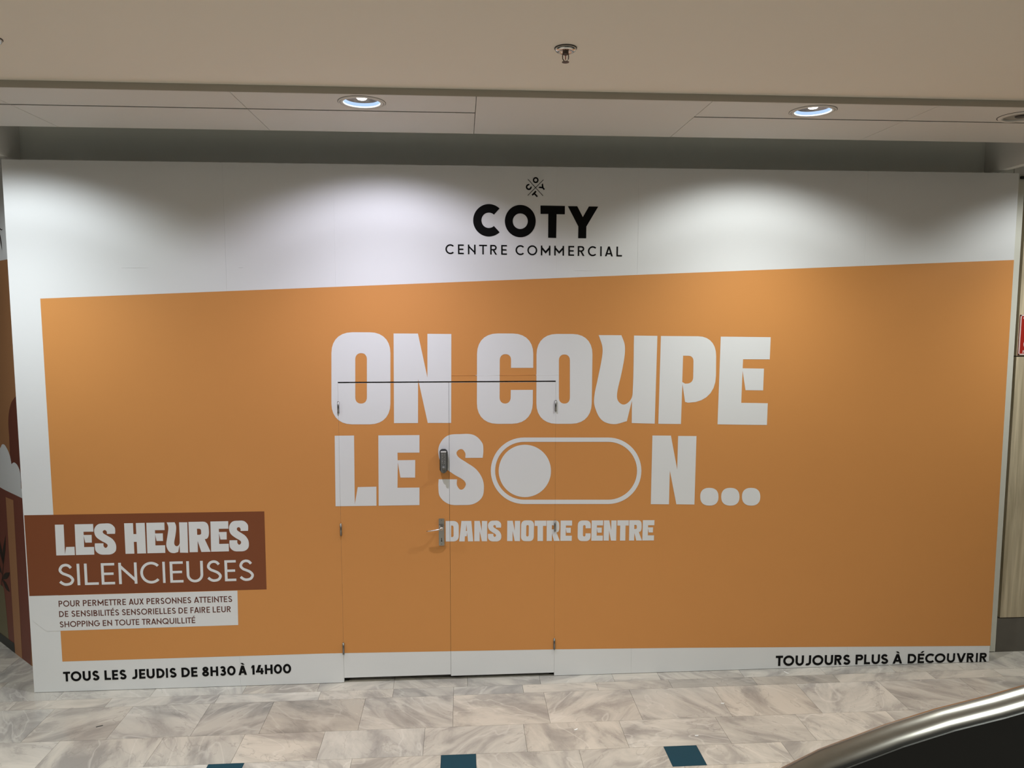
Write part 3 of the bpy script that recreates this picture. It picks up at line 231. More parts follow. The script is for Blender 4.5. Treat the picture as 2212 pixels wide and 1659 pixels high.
def mat(name, col, rough=0.5, metal=0.0, spec=0.5, bump=0.0, bscale=60.0, vary=0.0, vscale=3.0, emit=None, estr=0.0, coat=0.0):
    ma = bpy.data.materials.new(name)
    ma.use_nodes = True
    nt = ma.node_tree
    b = nt.nodes['Principled BSDF']
    b.inputs['Base Color'].default_value = (*col, 1)
    b.inputs['Roughness'].default_value = rough
    b.inputs['Metallic'].default_value = metal
    b.inputs['Specular IOR Level'].default_value = spec
    b.inputs['Coat Weight'].default_value = coat
    if emit:
        b.inputs['Emission Color'].default_value = (*emit, 1)
        b.inputs['Emission Strength'].default_value = estr
    geo = nt.nodes.new('ShaderNodeNewGeometry')
    if vary:
        n = nt.nodes.new('ShaderNodeTexNoise')
        n.inputs['Scale'].default_value = vscale
        n.inputs['Detail'].default_value = 5
        nt.links.new(geo.outputs['Position'], n.inputs['Vector'])
        mx = nt.nodes.new('ShaderNodeMix')
        mx.data_type = 'RGBA'
        mx.inputs['A'].default_value = (*[c * (1 - vary) for c in col], 1)
        mx.inputs['B'].default_value = (*[min(1, c * (1 + vary)) for c in col], 1)
        nt.links.new(n.outputs['Fac'], mx.inputs['Factor'])
        nt.links.new(mx.outputs['Result'], b.inputs['Base Color'])
    if bump:
        n = nt.nodes.new('ShaderNodeTexNoise')
        n.inputs['Scale'].default_value = bscale
        nt.links.new(geo.outputs['Position'], n.inputs['Vector'])
        bp = nt.nodes.new('ShaderNodeBump')
        bp.inputs['Strength'].default_value = bump
        bp.inputs['Distance'].default_value = 0.002
        nt.links.new(n.outputs['Fac'], bp.inputs['Height'])
        nt.links.new(bp.outputs['Normal'], b.inputs['Normal'])
    M[name] = ma
    return ma


mat('white_vinyl', (0.80, 0.80, 0.79), 0.5, spec=0.35, bump=0.06, bscale=9, vary=0.01)
mat('orange_vinyl', (0.68, 0.295, 0.085), 0.5, spec=0.3, bump=0.06, bscale=9, vary=0.015)
mat('brown_vinyl', (0.225, 0.068, 0.025), 0.5, spec=0.3, vary=0.02)
mat('rust_vinyl', (0.12, 0.03, 0.018), 0.5, vary=0.02)
mat('black_vinyl', (0.005, 0.005, 0.005), 0.5, spec=0.1, vary=0.05)
mat('mural_vinyl', (0.40, 0.185, 0.075), 0.55, vary=0.03)
mat('arch_vinyl', (0.16, 0.042, 0.022), 0.55, vary=0.03)
mat('lower_vinyl', (0.22, 0.065, 0.04), 0.55, vary=0.03)
mat('band_vinyl', (0.46, 0.22, 0.10), 0.55, vary=0.03)
mat('rock_vinyl', (0.20, 0.17, 0.09), 0.55, vary=0.03)
mat('leaf_vinyl', (0.035, 0.022, 0.014), 0.55, vary=0.05)
mat('skirting_dark', (0.03, 0.03, 0.025), 0.5, vary=0.05)
mat('board_edge', (0.55, 0.50, 0.42), 0.7, vary=0.1, vscale=30)
mat('dark_void', (0.006, 0.006, 0.006), 0.8, vary=0.05)
mat('ceiling_paint', (0.90, 0.84, 0.74), 0.75, spec=0.2, bump=0.05, bscale=40, vary=0.012, vscale=1.5)
mat('panel_paint', (0.74, 0.72, 0.68), 0.55, spec=0.3, vary=0.015, vscale=1.5)
mat('strip_taupe', (0.50, 0.47, 0.40), 0.6, vary=0.02)
mat('fascia_paint', (0.82, 0.83, 0.78), 0.7, vary=0.02)
mat('frame_paint', (0.74, 0.72, 0.62), 0.5, vary=0.02)
mat('plinth_steel', (0.16, 0.145, 0.12), 0.45, metal=0.3, vary=0.15, vscale=6)
mat('chrome', (0.72, 0.71, 0.68), 0.14, metal=1.0, vary=0.02)
mat('satin_steel', (0.48, 0.47, 0.44), 0.32, metal=1.0, vary=0.05, vscale=40)
mat('hinge_steel', (0.26, 0.255, 0.24), 0.35, metal=0.9, vary=0.05, vscale=40)
mat('keypad_metal', (0.20, 0.20, 0.185), 0.4, metal=0.35, vary=0.04, vscale=40)
mat('cap_glint', (0.80, 0.79, 0.76), 0.35, metal=0.2, vary=0.02)  # pale base colour stands in for lamp light glinting off the chrome cap
mat('black_plastic', (0.012, 0.012, 0.012), 0.4, vary=0.05)
mat('red_glass', (0.35, 0.01, 0.008), 0.15, vary=0.05)
mat('brown_bronze', (0.16, 0.12, 0.10), 0.4, metal=0.8, vary=0.05)
mat('lamp_trim', (0.74, 0.71, 0.66), 0.5, vary=0.02)
mat('lamp_groove', (0.05, 0.045, 0.04), 0.6, vary=0.05)
mat('lamp_glass_ring', (0.30, 0.36, 0.45), 0.3, emit=(0.36, 0.62, 1.0), estr=0.62, vary=0.02)
mat('lamp_reflector', (0.30, 0.28, 0.28), 0.35, metal=0.8, vary=0.3, vscale=60)
mat('lamp_rim', (0.8, 0.9, 0.95), 0.3, emit=(0.75, 0.95, 1.0), estr=1.1, vary=0.02)
mat('lamp_bulb', (1, 1, 1), 0.4, emit=(1.0, 0.93, 0.85), estr=6.0, vary=0.01)
mat('lamp_off', (0.30, 0.28, 0.24), 0.5, vary=0.05)
mat('sign_red', (0.42, 0.022, 0.012), 0.4, vary=0.03)
mat('sign_white', (0.80, 0.62, 0.58), 0.4, vary=0.02)
mat('blue_tile', (0.006, 0.047, 0.070), 0.3, spec=0.2, vary=0.06, vscale=8)
mat('grout', (0.16, 0.14, 0.12), 0.8, vary=0.2, vscale=20)
mat('paper_scrap', (0.8, 0.79, 0.76), 0.6, vary=0.02)
mat('dark_scrap', (0.04, 0.035, 0.03), 0.6, vary=0.02)
mat('rail_metal', (0.40, 0.385, 0.36), 0.24, metal=1.0, vary=0.06, vscale=80)
mat('escalator_black', (0.010, 0.009, 0.008), 0.5, vary=0.1)
mat('step_metal', (0.06, 0.058, 0.055), 0.5, metal=0.7, vary=0.1)


def marble_material():
    ma = bpy.data.materials.new('marble')
    ma.use_nodes = True
    nt = ma.node_tree
    N, L = nt.nodes, nt.links
    b = N['Principled BSDF']
    b.inputs['Specular IOR Level'].default_value = 0.45
    geo = N.new('ShaderNodeNewGeometry')
    inf = N.new('ShaderNodeObjectInfo')
    mul = N.new('ShaderNodeMath')
    mul.operation = 'MULTIPLY'
    mul.inputs[1].default_value = 37.0
    L.new(inf.outputs['Random'], mul.inputs[0])
    rot = N.new('ShaderNodeVectorRotate')
    rot.rotation_type = 'Z_AXIS'
    L.new(geo.outputs['Position'], rot.inputs['Vector'])
    ang = N.new('ShaderNodeMath')
    ang.operation = 'MULTIPLY_ADD'
    ang.inputs[1].default_value = 2.4
    ang.inputs[2].default_value = -1.0
    L.new(inf.outputs['Random'], ang.inputs[0])
    L.new(ang.outputs[0], rot.inputs['Angle'])
    addv = N.new('ShaderNodeVectorMath')
    addv.operation = 'ADD'
    L.new(rot.outputs['Vector'], addv.inputs[0])
    L.new(mul.outputs[0], addv.inputs[1])
    mp = N.new('ShaderNodeMapping')
    mp.inputs['Scale'].default_value = (1.3, 3.0, 1.0)
    L.new(addv.outputs[0], mp.inputs['Vector'])
    n1 = N.new('ShaderNodeTexNoise')
    n1.inputs['Scale'].default_value = 1.7
    n1.inputs['Detail'].default_value = 7
    n1.inputs['Roughness'].default_value = 0.6
    n1.inputs['Distortion'].default_value = 0.7
    L.new(mp.outputs[0], n1.inputs['Vector'])
    cr = N.new('ShaderNodeValToRGB')
    e = cr.color_ramp.elements
    e[0].position, e[0].color = 0.34, (0.31, 0.288, 0.26, 1)
    e[1].position, e[1].color = 0.61, (0.555, 0.51, 0.44, 1)
    m1 = e.new(0.45)
    m1.color = (0.405, 0.375, 0.33, 1)
    m2 = e.new(0.49)
    m2.color = (0.465, 0.43, 0.375, 1)
    L.new(n1.outputs['Fac'], cr.inputs[0])
    n2 = N.new('ShaderNodeTexNoise')
    n2.inputs['Scale'].default_value = 1.1
    n2.inputs['Detail'].default_value = 3
    n2.inputs['Distortion'].default_value = 0.5
    L.new(mp.outputs[0], n2.inputs['Vector'])
    sub = N.new('ShaderNodeMath')
    sub.operation = 'SUBTRACT'
    sub.inputs[1].default_value = 0.5
    L.new(n2.outputs['Fac'], sub.inputs[0])
    ab = N.new('ShaderNodeMath')
    ab.operation = 'ABSOLUTE'
    L.new(sub.outputs[0], ab.inputs[0])
    vr = N.new('ShaderNodeMapRange')
    vr.inputs['From Min'].default_value = 0.0
    vr.inputs['From Max'].default_value = 0.014
    vr.inputs['To Min'].default_value = 0.42
    vr.inputs['To Max'].default_value = 0.0
    L.new(ab.outputs[0], vr.inputs['Value'])
    mx = N.new('ShaderNodeMix')
    mx.data_type = 'RGBA'
    mx.inputs['B'].default_value = (0.66, 0.615, 0.545, 1)
    L.new(vr.outputs[0], mx.inputs['Factor'])
    L.new(cr.outputs[0], mx.inputs['A'])
    n3 = N.new('ShaderNodeTexNoise')
    n3.inputs['Scale'].default_value = 1.9
    n3.inputs['Detail'].default_value = 7
    n3.inputs['Distortion'].default_value = 0.9
    off3 = N.new('ShaderNodeVectorMath')
    off3.operation = 'ADD'
    off3.inputs[1].default_value = (13.0, 5.0, 2.0)
    L.new(mp.outputs[0], off3.inputs[0])
    L.new(off3.outputs[0], n3.inputs['Vector'])
    s3 = N.new('ShaderNodeMath')
    s3.operation = 'SUBTRACT'
    s3.inputs[1].default_value = 0.44
    L.new(n3.outputs['Fac'], s3.inputs[0])
    a3 = N.new('ShaderNodeMath')
    a3.operation = 'ABSOLUTE'
    L.new(s3.outputs[0], a3.inputs[0])
    v3 = N.new('ShaderNodeMapRange')
    v3.inputs['From Max'].default_value = 0.008
    v3.inputs['To Min'].default_value = 0.38
    v3.inputs['To Max'].default_value = 0.0
    L.new(a3.outputs[0], v3.inputs['Value'])
    crack = N.new('ShaderNodeMix')
    crack.data_type = 'RGBA'
    crack.inputs['B'].default_value = (0.22, 0.20, 0.18, 1)
    L.new(v3.outputs[0], crack.inputs['Factor'])
    L.new(mx.outputs['Result'], crack.inputs['A'])
    tint = N.new('ShaderNodeMix')
    tint.data_type = 'RGBA'
    tint.blend_type = 'MULTIPLY'
    tint.inputs['Factor'].default_value = 1.0
    L.new(crack.outputs['Result'], tint.inputs['A'])
    L.new(inf.outputs['Color'], tint.inputs['B'])
    L.new(tint.outputs['Result'], b.inputs['Base Color'])
    rr = N.new('ShaderNodeMapRange')
    rr.inputs['To Min'].default_value = 0.17
    rr.inputs['To Max'].default_value = 0.32
    L.new(n1.outputs['Fac'], rr.inputs['Value'])
    L.new(rr.outputs[0], b.inputs['Roughness'])
    M['marble'] = ma


def wood_material():
    ma = bpy.data.materials.new('pale_wood')
    ma.use_nodes = True
    nt = ma.node_tree
    N, L = nt.nodes, nt.links
    b = N['Principled BSDF']
    b.inputs['Roughness'].default_value = 0.5
    geo = N.new('ShaderNodeNewGeometry')
    mp = N.new('ShaderNodeMapping')
    mp.inputs['Scale'].default_value = (30, 30, 1.6)
    L.new(geo.outputs['Position'], mp.inputs['Vector'])
    n = N.new('ShaderNodeTexNoise')
    n.inputs['Scale'].default_value = 1.0
    n.inputs['Detail'].default_value = 7
    n.inputs['Distortion'].default_value = 0.6
    L.new(mp.outputs[0], n.inputs['Vector'])
    cr = N.new('ShaderNodeValToRGB')
    cr.color_ramp.elements[0].position = 0.3
    cr.color_ramp.elements[0].color = (0.40, 0.325, 0.205, 1)
    cr.color_ramp.elements[1].position = 0.68
    cr.color_ramp.elements[1].color = (0.72, 0.61, 0.42, 1)
    L.new(n.outputs['Fac'], cr.inputs[0])
    L.new(cr.outputs[0], b.inputs['Base Color'])
    M['pale_wood'] = ma


marble_material()
wood_material()

# ------------------------------------------------------------------ floor
floor = tag(add('floor', MB().box(-7.5, 8.0, -9.0, 3.2, -0.12, -0.012), 'grout'), 'grey veined marble tile floor with a row of blue insets', None, None, 'structure')
tile_mesh = None


def tile(x0, x1, y0, y1, tint=None, blue=False):
    global tile_mesh
    g = 0.0008
    if tile_mesh is None:
        me = bpy.data.meshes.new('tile')
        bm = bmesh.new()
        bmesh.ops.create_cube(bm, size=1.0)
        bm.to_mesh(me)
        bm.free()
        me.materials.append(M['marble'])
        tile_mesh = me
    ob = bpy.data.objects.new('tile', tile_mesh)
    COL.objects.link(ob)
    ob.scale = (x1 - x0 - 2 * g, y1 - y0 - 2 * g, 0.014)
    ob.location = Vector(((x0 + x1) / 2, (y0 + y1) / 2, -0.007)) - ORG[floor.name]
    ob.parent = floor
    if blue:
        ob.material_slots[0].link = 'OBJECT'
        ob.material_slots[0].material = M['blue_tile']
        ob['label'] = 'dark teal blue square inset tile'
    k = tint or random.uniform(0.90, 1.06)
    w = random.uniform(-0.025, 0.025)
    ob.color = (k * (1 + w), k, k * (1 - w), 1)
    return ob


def fill(joints, lo, hi, step=0.605):
    """Joints seen in the photograph, continued on both sides."""
    j = sorted(joints)
    while j[0] > lo:
        j.insert(0, j[0] - step * random.choice((1, 1, 1, 0.75)))
    while j[-1] < hi:
        j.append(j[-1] + step * random.choice((1, 1, 1, 0.75)))
    return j


DARK = {('B', -2.24): 0.62, ('B', 1.51): 0.70, ('B', 2.11): 0.74, ('A', 0.0): 0.9, ('C', -1.57): 0.82, ('C', -1.16): 0.78, ('B', -0.39): 0.84}
ROWS = [('A', -0.110, 0.162, [-1.40, -0.903, -0.393, 0.114, 0.62, 1.137, 1.464, 2.06, 2.654, 3.17, 3.68]),
        ('B', -0.224, -0.110, [-2.845, -2.245, -1.546, -0.876, -0.387, 0.02, 0.492, 1.002, 1.514, 2.11, 2.698, 3.392, 3.89]),
        ('C', -0.608, -0.224, [-2.553, -2.06, -1.568, -1.16, -0.563, 0.019, 0.627, 1.212, 1.792, 2.382, 2.964, 3.56]),
        ('D', -0.905, -0.608, [-2.326, -1.721, -1.24, -0.76, -0.152, 0.457, 1.06, 1.678, 2.2, 2.8]),
        ('F', -1.41, -1.104, [-1.1, -0.49, 0.115, 0.72, 1.33, 1.94, 2.5]),
        ('G', -1.79, -1.41, [-1.4, -0.8, -0.2, 0.4, 1.0, 1.6]),
        ('H', -2.09, -1.79, [-1.1, -0.5, 0.1, 0.7, 1.3]),
        ('J', -2.47, -2.09, [-1.3, -0.7, -0.1, 0.5]),
        ('K', -2.77, -2.47, [-1.1, -0.5, 0.1]), ('L', -3.15, -2.77, [-0.8, -0.2]), ('N', -3.45, -3.15, [-1.0, -0.4])]
for nm, y0, y1, jj in ROWS:
    lo, hi = (-3.6, 5.0) if y0 < -0.1 else (-3.6, 5.0)
    J = fill(jj, lo, hi)
    for a, b_ in zip(J, J[1:]):
        if (nm, round(a, 2)) in DARK:
            tile(a, b_, y0, y1, DARK[(nm, round(a, 2))])
        else:
            tile(a, b_, y0, y1)
# the row with square blue insets
blues = [(-2.67, -2.47), (-1.362, -1.162), (-0.046, 0.156), (1.264, 1.462), (2.575, 2.773), (3.885, 4.085)]
edges = [-3.4]
for a, b_ in blues:
    tile(a, b_, -1.104, -0.905, 1.0, True)
prev = -3.5
for a, b_ in blues + [(5.1, 5.2)]:
    mid = {-1.362: [-1.92], -0.046: [-0.555], 1.264: [0.76], 2.575: [1.978], 3.885: [3.33]}.get(a, [])
    pts = [prev] + mid + [a]
    for p, q in zip(pts, pts[1:]):
        tile(p, q, -1.104, -0.905)
    prev = b_
# rows that run on behind the hoarding, seen only past its two ends
y = 0.162
for h in (0.38, 0.3, 0.38, 0.3, 0.38, 0.3):
    for a in (-5.6, -5.0, -4.4, -3.8, -3.2, -2.6):
        o_ = 0.31 if h == 0.3 else 0.0
        tile(a - o_, a + 0.6 - o_, y, y + h)
    y += h

# ------------------------------------------------------------------ ceilings
ZC, ZU = 3.655, 3.690          # panelled soffit, higher plaster ceiling
YF, YR = -1.085, -0.285        # front and rear edge of the soffit
JOINTS = [-4.77, -3.535, -2.30, -1.065, 0.17, 1.405, 2.64, 3.875, 5.11]
LAMPS = [(-2.76, -0.942), (-0.429, -0.942), (2.016, -0.938), (4.461, -0.938)]
OFF_LAMP = (3.236, -0.915)
R_HOLE = 0.099

HALL = [(xx, yy) for yy in (-3.35, -5.75, -8.15) for xx in (-4.2, -1.4, 1.4, 4.2) if (xx, yy) != (4.2, -3.35)]


def circle(cx, cy, r, n=40):
    return [(cx + r * math.cos(2 * math.pi * i / n), cy + r * math.sin(2 * math.pi * i / n)) for i in range(n)]


ceiling = add('ceiling', MB().prism([[(-7.5, -9.0), (8.0, -9.0), (8.0, YF + 0.004), (-7.5, YF + 0.004)]] + [circle(x, y_, R_HOLE) for x, y_ in HALL],
                                    lambda u, v, d: (u, v, ZU + d), 0.1), 'ceiling_paint')
tag(ceiling, 'smooth beige plaster ceiling with sprinklers', None, None, 'structure')
soffit = empty('ceiling', (0.5, -0.7, ZC))
tag(soffit, 'lower ceiling strip of painted panels with round downlights', None, None, 'structure')


def soffit_panel(x0, x1, y0, y1):
    g = 0.0016
    loops = [[(x0 + g, y0), (x1 - g, y0), (x1 - g, y1), (x0 + g, y1)]]
    for c in LAMPS + [OFF_LAMP]:
        if x0 < c[0] < x1 and y0 < c[1] < y1:
            loops.append(circle(c[0], c[1], R_HOLE))
    add('panel', MB().prism(loops, lambda u, v, d: (u, v, ZC + d), ZU - ZC + 0.002), 'panel_paint', soffit)


for a, b_ in zip(JOINTS, JOINTS[1:]):
    if abs(a - 0.17) < 0.01:
        soffit_panel(a, b_, YF, YR)
    else:
        soffit_panel(a, b_, YF, -0.7805)
        soffit_panel(a, b_, -0.7615, YR)
# soffit carried back to the wall past both ends of the recess over the hoarding
for a, b_ in ((-4.77, -2.831), (3.861, 5.11)):
    add('panel', MB().box(a, b_, YR + 0.0005, 0.159 if a > 0 else 0.62, ZC, ZC + 0.037), 'panel_paint', soffit)
for a, b_ in ((JOINTS[0], 0.17), (1.405, JOINTS[-1])):
    add('joint_strip', MB().box(a, b_, -0.7815, -0.7605, ZC + 0.003, ZC + 0.006), 'lamp_groove', soffit)
for a, b_ in ((-2.83, -2.77), (3.80, 3.86)):
    add('recess_end', MB().box(a, b_, YR + 0.001, 0.159, 3.535, 4.249), 'panel_paint', soffit)
add('edge_strip', MB().box(JOINTS[0], JOINTS[-1], YF - 0.005, YF - 0.0005, ZC + 0.0005, ZU - 0.0002), 'strip_taupe', soffit)  # thin taupe strip along the soffit's front edge, darker than the panels
add('recess_lining', MB().box(-4.8, 5.2, -1.06, 0.62, 4.25, 4.30).box(-4.8, 5.2, YR - 0.02, YR, ZU + 0.01, 4.25), 'fascia_paint', soffit)

# ------------------------------------------------------------------ walls behind the hoarding
fascia = add('wall_back', MB().box(-2.60, 4.02, 0.16, 0.24, 0.0, 4.25).box(-2.83, -2.60, 0.16, 0.24, 3.40, 4.25), 'fascia_paint')
tag(fascia, 'grey shop front wall in shadow above the hoarding', None, None, 'structure')

XW = 4.113
wall_r = add('wall_right', MB().box(4.02, 5.6, 0.19, 0.30, 0.0, 4.25), 'dark_void')
tag(wall_r, 'wall of pale wood cladding beside the hoarding', None, None, 'structure')
add('frame_post', MB().box(3.95, 4.100, 0.150, 0.185, 0.006, 3.53), 'frame_paint', wall_r)['label'] = 'cream painted post'
add('plinth', MB().box(4.104, 5.6, 0.152, 0.189, 0.0, 0.262), 'plinth_steel', wall_r)['label'] = 'dark steel plinth'
add('wood_panel', MB().box(4.1215, 5.3, 0.150, 0.189, 0.269, 2.236), 'pale_wood', wall_r)
add('wood_panel', MB().box(4.1215, 5.3, 0.150, 0.189, 2.243, 3.49), 'pale_wood', wall_r)
add('head_rail', MB().box(4.062, 5.3, 0.135, 0.149, 3.503, 3.522), 'black_plastic', wall_r)
add('bulkhead', MB().box(4.02, 5.6, 0.15, 0.189, 3.532, 4.249), 'panel_paint', wall_r)

sign = empty('wall_sign', (4.25, 0.15, 2.25))
tag(sign, 'red wall sign with pale border on the wood cladding', 'sign')
sx0, sx1, sz0, sz1 = 4.128, 4.40, 2.250, 2.541
add('plate', MB().box(sx0, sx1, 0.1435, 0.1495, sz0, sz1), 'sign_red', sign)
bm_ = MB()
t = 0.009
for q in ((sx0, sx0 + t, sz0, sz1), (sx1 - t, sx1, sz0, sz1), (sx0, sx1, sz0, sz0 + t), (sx0, sx1, sz1 - t, sz1)):
    bm_.box(q[0], q[1], 0.1428, 0.1434, q[2], q[3])
add('border', bm_, 'sign_white', sign)
for cz, r in ((2.458, 0.032), (2.328, 0.036)):
    add('pictogram', MB().prism([circle(4.163 + 0.0 + r, cz, r, 32)], lambda u, v, d: (u, 0.1428 + d, v), 0.0006), 'sign_white', sign)
add('lettering', MB().box(4.150, 4.164, 0.1428, 0.1434, 2.512, 2.523), 'sign_white', sign)
add('lettering', MB().box(4.160, 4.165, 0.1428, 0.1434, 2.262, 2.283).box(4.165, 4.174, 0.1428, 0.1434, 2.279, 2.283)
    .box(4.165, 4.174, 0.1428, 0.1434, 2.270, 2.274).box(4.170, 4.174, 0.1428, 0.1434, 2.274, 2.279), 'sign_white', sign)

# angled wall with a mural, left of the hoarding
mp0, md = Vector((*MURAL_AT['p0'], 0)), Vector((*MURAL_AT['d'], 0))
mn = Vector((md.y, -md.x, 0))
if mn.dot(Vector((0, -5, 0)) - mp0) < 0:
    mn = -mn


def mural_place(u, v, d):
    p = mp0 + md * u - mn * d
    return (p.x, p.y, v)


wall_l = add('wall_left', MB().prism([[(-0.36, 0.0), (3.2, 0.0), (3.2, 3.50), (-0.36, 3.50)]], mural_place, 0.08), 'mural_vinyl')
tag(wall_l, 'angled wall with a brown and orange mural left of the hoarding', None, None, 'structure')
for nm, ma, layer, loops in MURAL:
    L_ = [[(max(-0.36, l[i] / 1000), max(0.0, l[i + 1] / 1000)) for i in range(0, len(l), 2)] for l in loops]
    add(nm, MB().prism(L_, lambda u, v, d, k=layer: mural_place(u, v, d - 0.0008 * k), 0), ma, wall_l)

# ------------------------------------------------------------------ hoarding
HX0, HX1, HZ1 = -2.802, 3.941, 3.516
XL, XR, XM, ZT = -0.738, 0.726, 0.0, 2.090      # double door in the hoarding
hoarding = empty('hoarding', ((HX0 + HX1) / 2, 0.015, 0.0))
tag(hoarding, 'tall printed hoarding board with orange field across the shop front', 'hoarding')
g = 0.0003
cuts = [HX0, -1.44, XL, XR, 1.276, 2.861, HX1]
for a, b_ in zip(cuts, cuts[1:]):
    if abs(a - XL) < 1e-6:
        add('panel', MB().box(a + 0.0, b_, 0.0, 0.03, ZT + 0.0045, HZ1), 'white_vinyl', hoarding)
    else:
        add('panel', MB().box(a + g, b_ - g, 0.0, 0.03, 0.003, HZ1), 'white_vinyl', hoarding)
fr = MB().box(XL - 0.05, XL + 0.03, 0.0305, 0.06, 0.0, ZT + 0.06).box(XR - 0.03, XR + 0.05, 0.0305, 0.06, 0.0, ZT + 0.06)
fr.box(XL + 0.03, XR - 0.03, 0.0305, 0.06, ZT - 0.03, ZT + 0.06)
add('door_frame', fr, 'dark_void', hoarding)
add('bottom_batten', MB().box(HX0 + 0.01, XL - 0.05, 0.031, 0.07, 0.0, 0.07).box(XR + 0.05, HX1 - 0.01, 0.031, 0.07, 0.0, 0.07), 'board_edge', hoarding)
# the floor scribe line under the boards
doors = []
for k, (a, b_, zb) in enumerate(((XL + 0.0008, XM - 0.0009, 0.036), (XM + 0.0009, XR - 0.0006, 0.026))):
    d = add('door_%d' % (k + 1), MB().box(a, b_, 0.0, 0.03, zb, ZT - 0.0045), 'white_vinyl')
    tag(d, ('flush left door leaf of the hoarding, with lever handle and keypad', 'flush right door leaf of the hoarding, without handle')[k], None, None, 'structure')
    doors.append((d, a, b_, zb))
add('centre_strip', MB().box(XM - 0.03, XM + 0.03, 0.0305, 0.045, 0.04, ZT - 0.03), 'dark_void', doors[1][0])


def clip(mb, planes):
    bm = bmesh.new()
    vs = [bm.verts.new(p) for p in mb.v]
    for f in mb.f:
        try:
            bm.faces.new([vs[i] for i in f])
        except ValueError:
            pass
    for co, no in planes:
        bmesh.ops.bisect_plane(bm, geom=bm.verts[:] + bm.edges[:] + bm.faces[:], plane_co=co, plane_no=no, clear_outer=True)
    out = MB()
    bm.verts.index_update()
    out.v = [tuple(v.co) for v in bm.verts]
    out.f = [tuple(v.index for v in f.verts) for f in bm.faces]
    bm.free()
    return out if out.f else None


def merge(parts):
    r = MB()
    for p in parts:
        if p:
            n = len(r.v)
            r.v += p.v
            r.f += [tuple(i + n for i in f) for f in p.f]
    return r if r.f else None


X_, Z_ = Vector((1, 0, 0)), Vector((0, 0, 1))


def put_print(name, ma, mb, label=None):
    """Lay a flat print on the hoarding, cut where the door leaves open."""
    e = 0.0015
    pieces = [(hoarding, merge([clip(mb, [((XL, 0, 0), X_)]), clip(mb, [((XR, 0, 0), -X_)]),
                                clip(mb, [((XL, 0, 0), -X_), ((XR, 0, 0), X_), ((0, 0, ZT + 0.0045), -Z_)])]))]
    for d, a, b_, zb in doors:
        pieces.append((d, clip(mb, [((a, 0, 0), -X_), ((b_, 0, 0), X_), ((0, 0, ZT - 0.0045), Z_), ((0, 0, zb), -Z_)])))
    for par, p in pieces:
        if p:
            ob = add(name, p, ma, par)
            if label:
                ob['label'] = label


PRINT_LABELS = {'toggle_symbol': 'white switch symbol standing for the letter O', 'logo_emblem': 'small black emblem of crossed lines and letters',
                'orange_field': 'large flat orange field', 'brown_block': 'dark brown rectangle', 'white_text_block': 'white rectangle under the brown one'}
LAYER = 0.0005
PART = {'orange_field': 'orange_field', 'brown_block': 'brown_block', 'white_text_block': 'white_block', 'toggle_symbol': 'switch_symbol', 'logo_emblem': 'emblem'}
for nm, (ma, layer, shapes) in PRINTS.items():
    for loops in shapes:
        mb = MB().prism([[(l[i] / 1e4, l[i + 1] / 1e4) for i in range(0, len(l), 2)] for l in loops], lambda u, v, d: (u, -LAYER * layer, v), 0)
        put_print(PART.get(nm, 'letter'), ma, mb, PRINT_LABELS.get(nm))


# ---- plain stroke alphabet: outlines of one letter, cap height 1, width w, stroke s
def rect(x0, y0, x1, y1):
    return [[(x0, y0), (x1, y0), (x1, y1), (x0, y1)]]


def ring(cx, cy, rx, ry, s, a0, a1, n=28):
    A = [math.radians(a0 + (a1 - a0) * i / n) for i in range(n + 1)]
    return ('strip', [(cx + rx * math.cos(a), cy + ry * math.sin(a)) for a in A],
            [(cx + (rx - s) * math.cos(a), cy + (ry - s) * math.sin(a)) for a in A])


def full(cx, cy, rx, ry, s, n=40):
    return ring(cx, cy, rx, ry, s, 0, 360, n)


def diag(xb, xt, s, y0=0.0, y1=1.0):
    h = s * math.sqrt(1 + ((xt - xb) / (y1 - y0)) ** 2) / 2
    return [[(xb - h, y0), (xb + h, y0), (xt + h, y1), (xt - h, y1)]]


def stroke(pts, s):
    """Constant width band along a smooth curve through pts, as one outline."""
    P = [Vector(p) for p in pts]
    C = []
    for i in range(len(P) - 1):
        p0, p1, p2, p3 = P[max(i - 1, 0)], P[i], P[i + 1], P[min(i + 2, len(P) - 1)]
        for k in range(6):
            t_ = k / 6
            C.append(0.5 * ((2 * p1) + (p2 - p0) * t_ + (2 * p0 - 5 * p1 + 4 * p2 - p3) * t_ ** 2 + (3 * p1 - p0 - 3 * p2 + p3) * t_ ** 3))
    C.append(P[-1])
    Lf, Rt = [], []
    for i, p in enumerate(C):
        d_ = (C[min(i + 1, len(C) - 1)] - C[max(i - 1, 0)]).normalized()
        nrm = Vector((-d_.y, d_.x)) * s / 2
        Lf.append(tuple(p + nrm))
        Rt.append(tuple(p - nrm))
    return ('strip', Lf, Rt)


NATURAL = dict(A=.80, B=.64, C=.86, D=.78, E=.56, F=.54, G=.94, H=.74, I=0, J=.62, L=.52, M=.94, N=.75, O=1.0, P=.62, Q=1.02, R=.66, S=.62, T=.62, U=.73, V=.8, X=.74)
SIDE = dict(A=.0, T=.0, V=.0, X=.03, O=.05, C=.05, G=.05, Q=.05, S=.06, L=.07, P=.06)
S_C = [(.90, .84), (.72, .96), (.46, 1), (.18, .93), (.04, .74), (.22, .585), (.52, .50), (.82, .40), (1, .235), (.84, .055), (.5, 0), (.24, .04), (0, .155)]
T_C = [(.04, .86), (.22, .97), (.46, 1), (.78, .93), (.88, .755), (.72, .57), (.40, .525), (.72, .49), (1, .275), (.84, .06), (.46, 0), (.2, .04), (0, .16)]


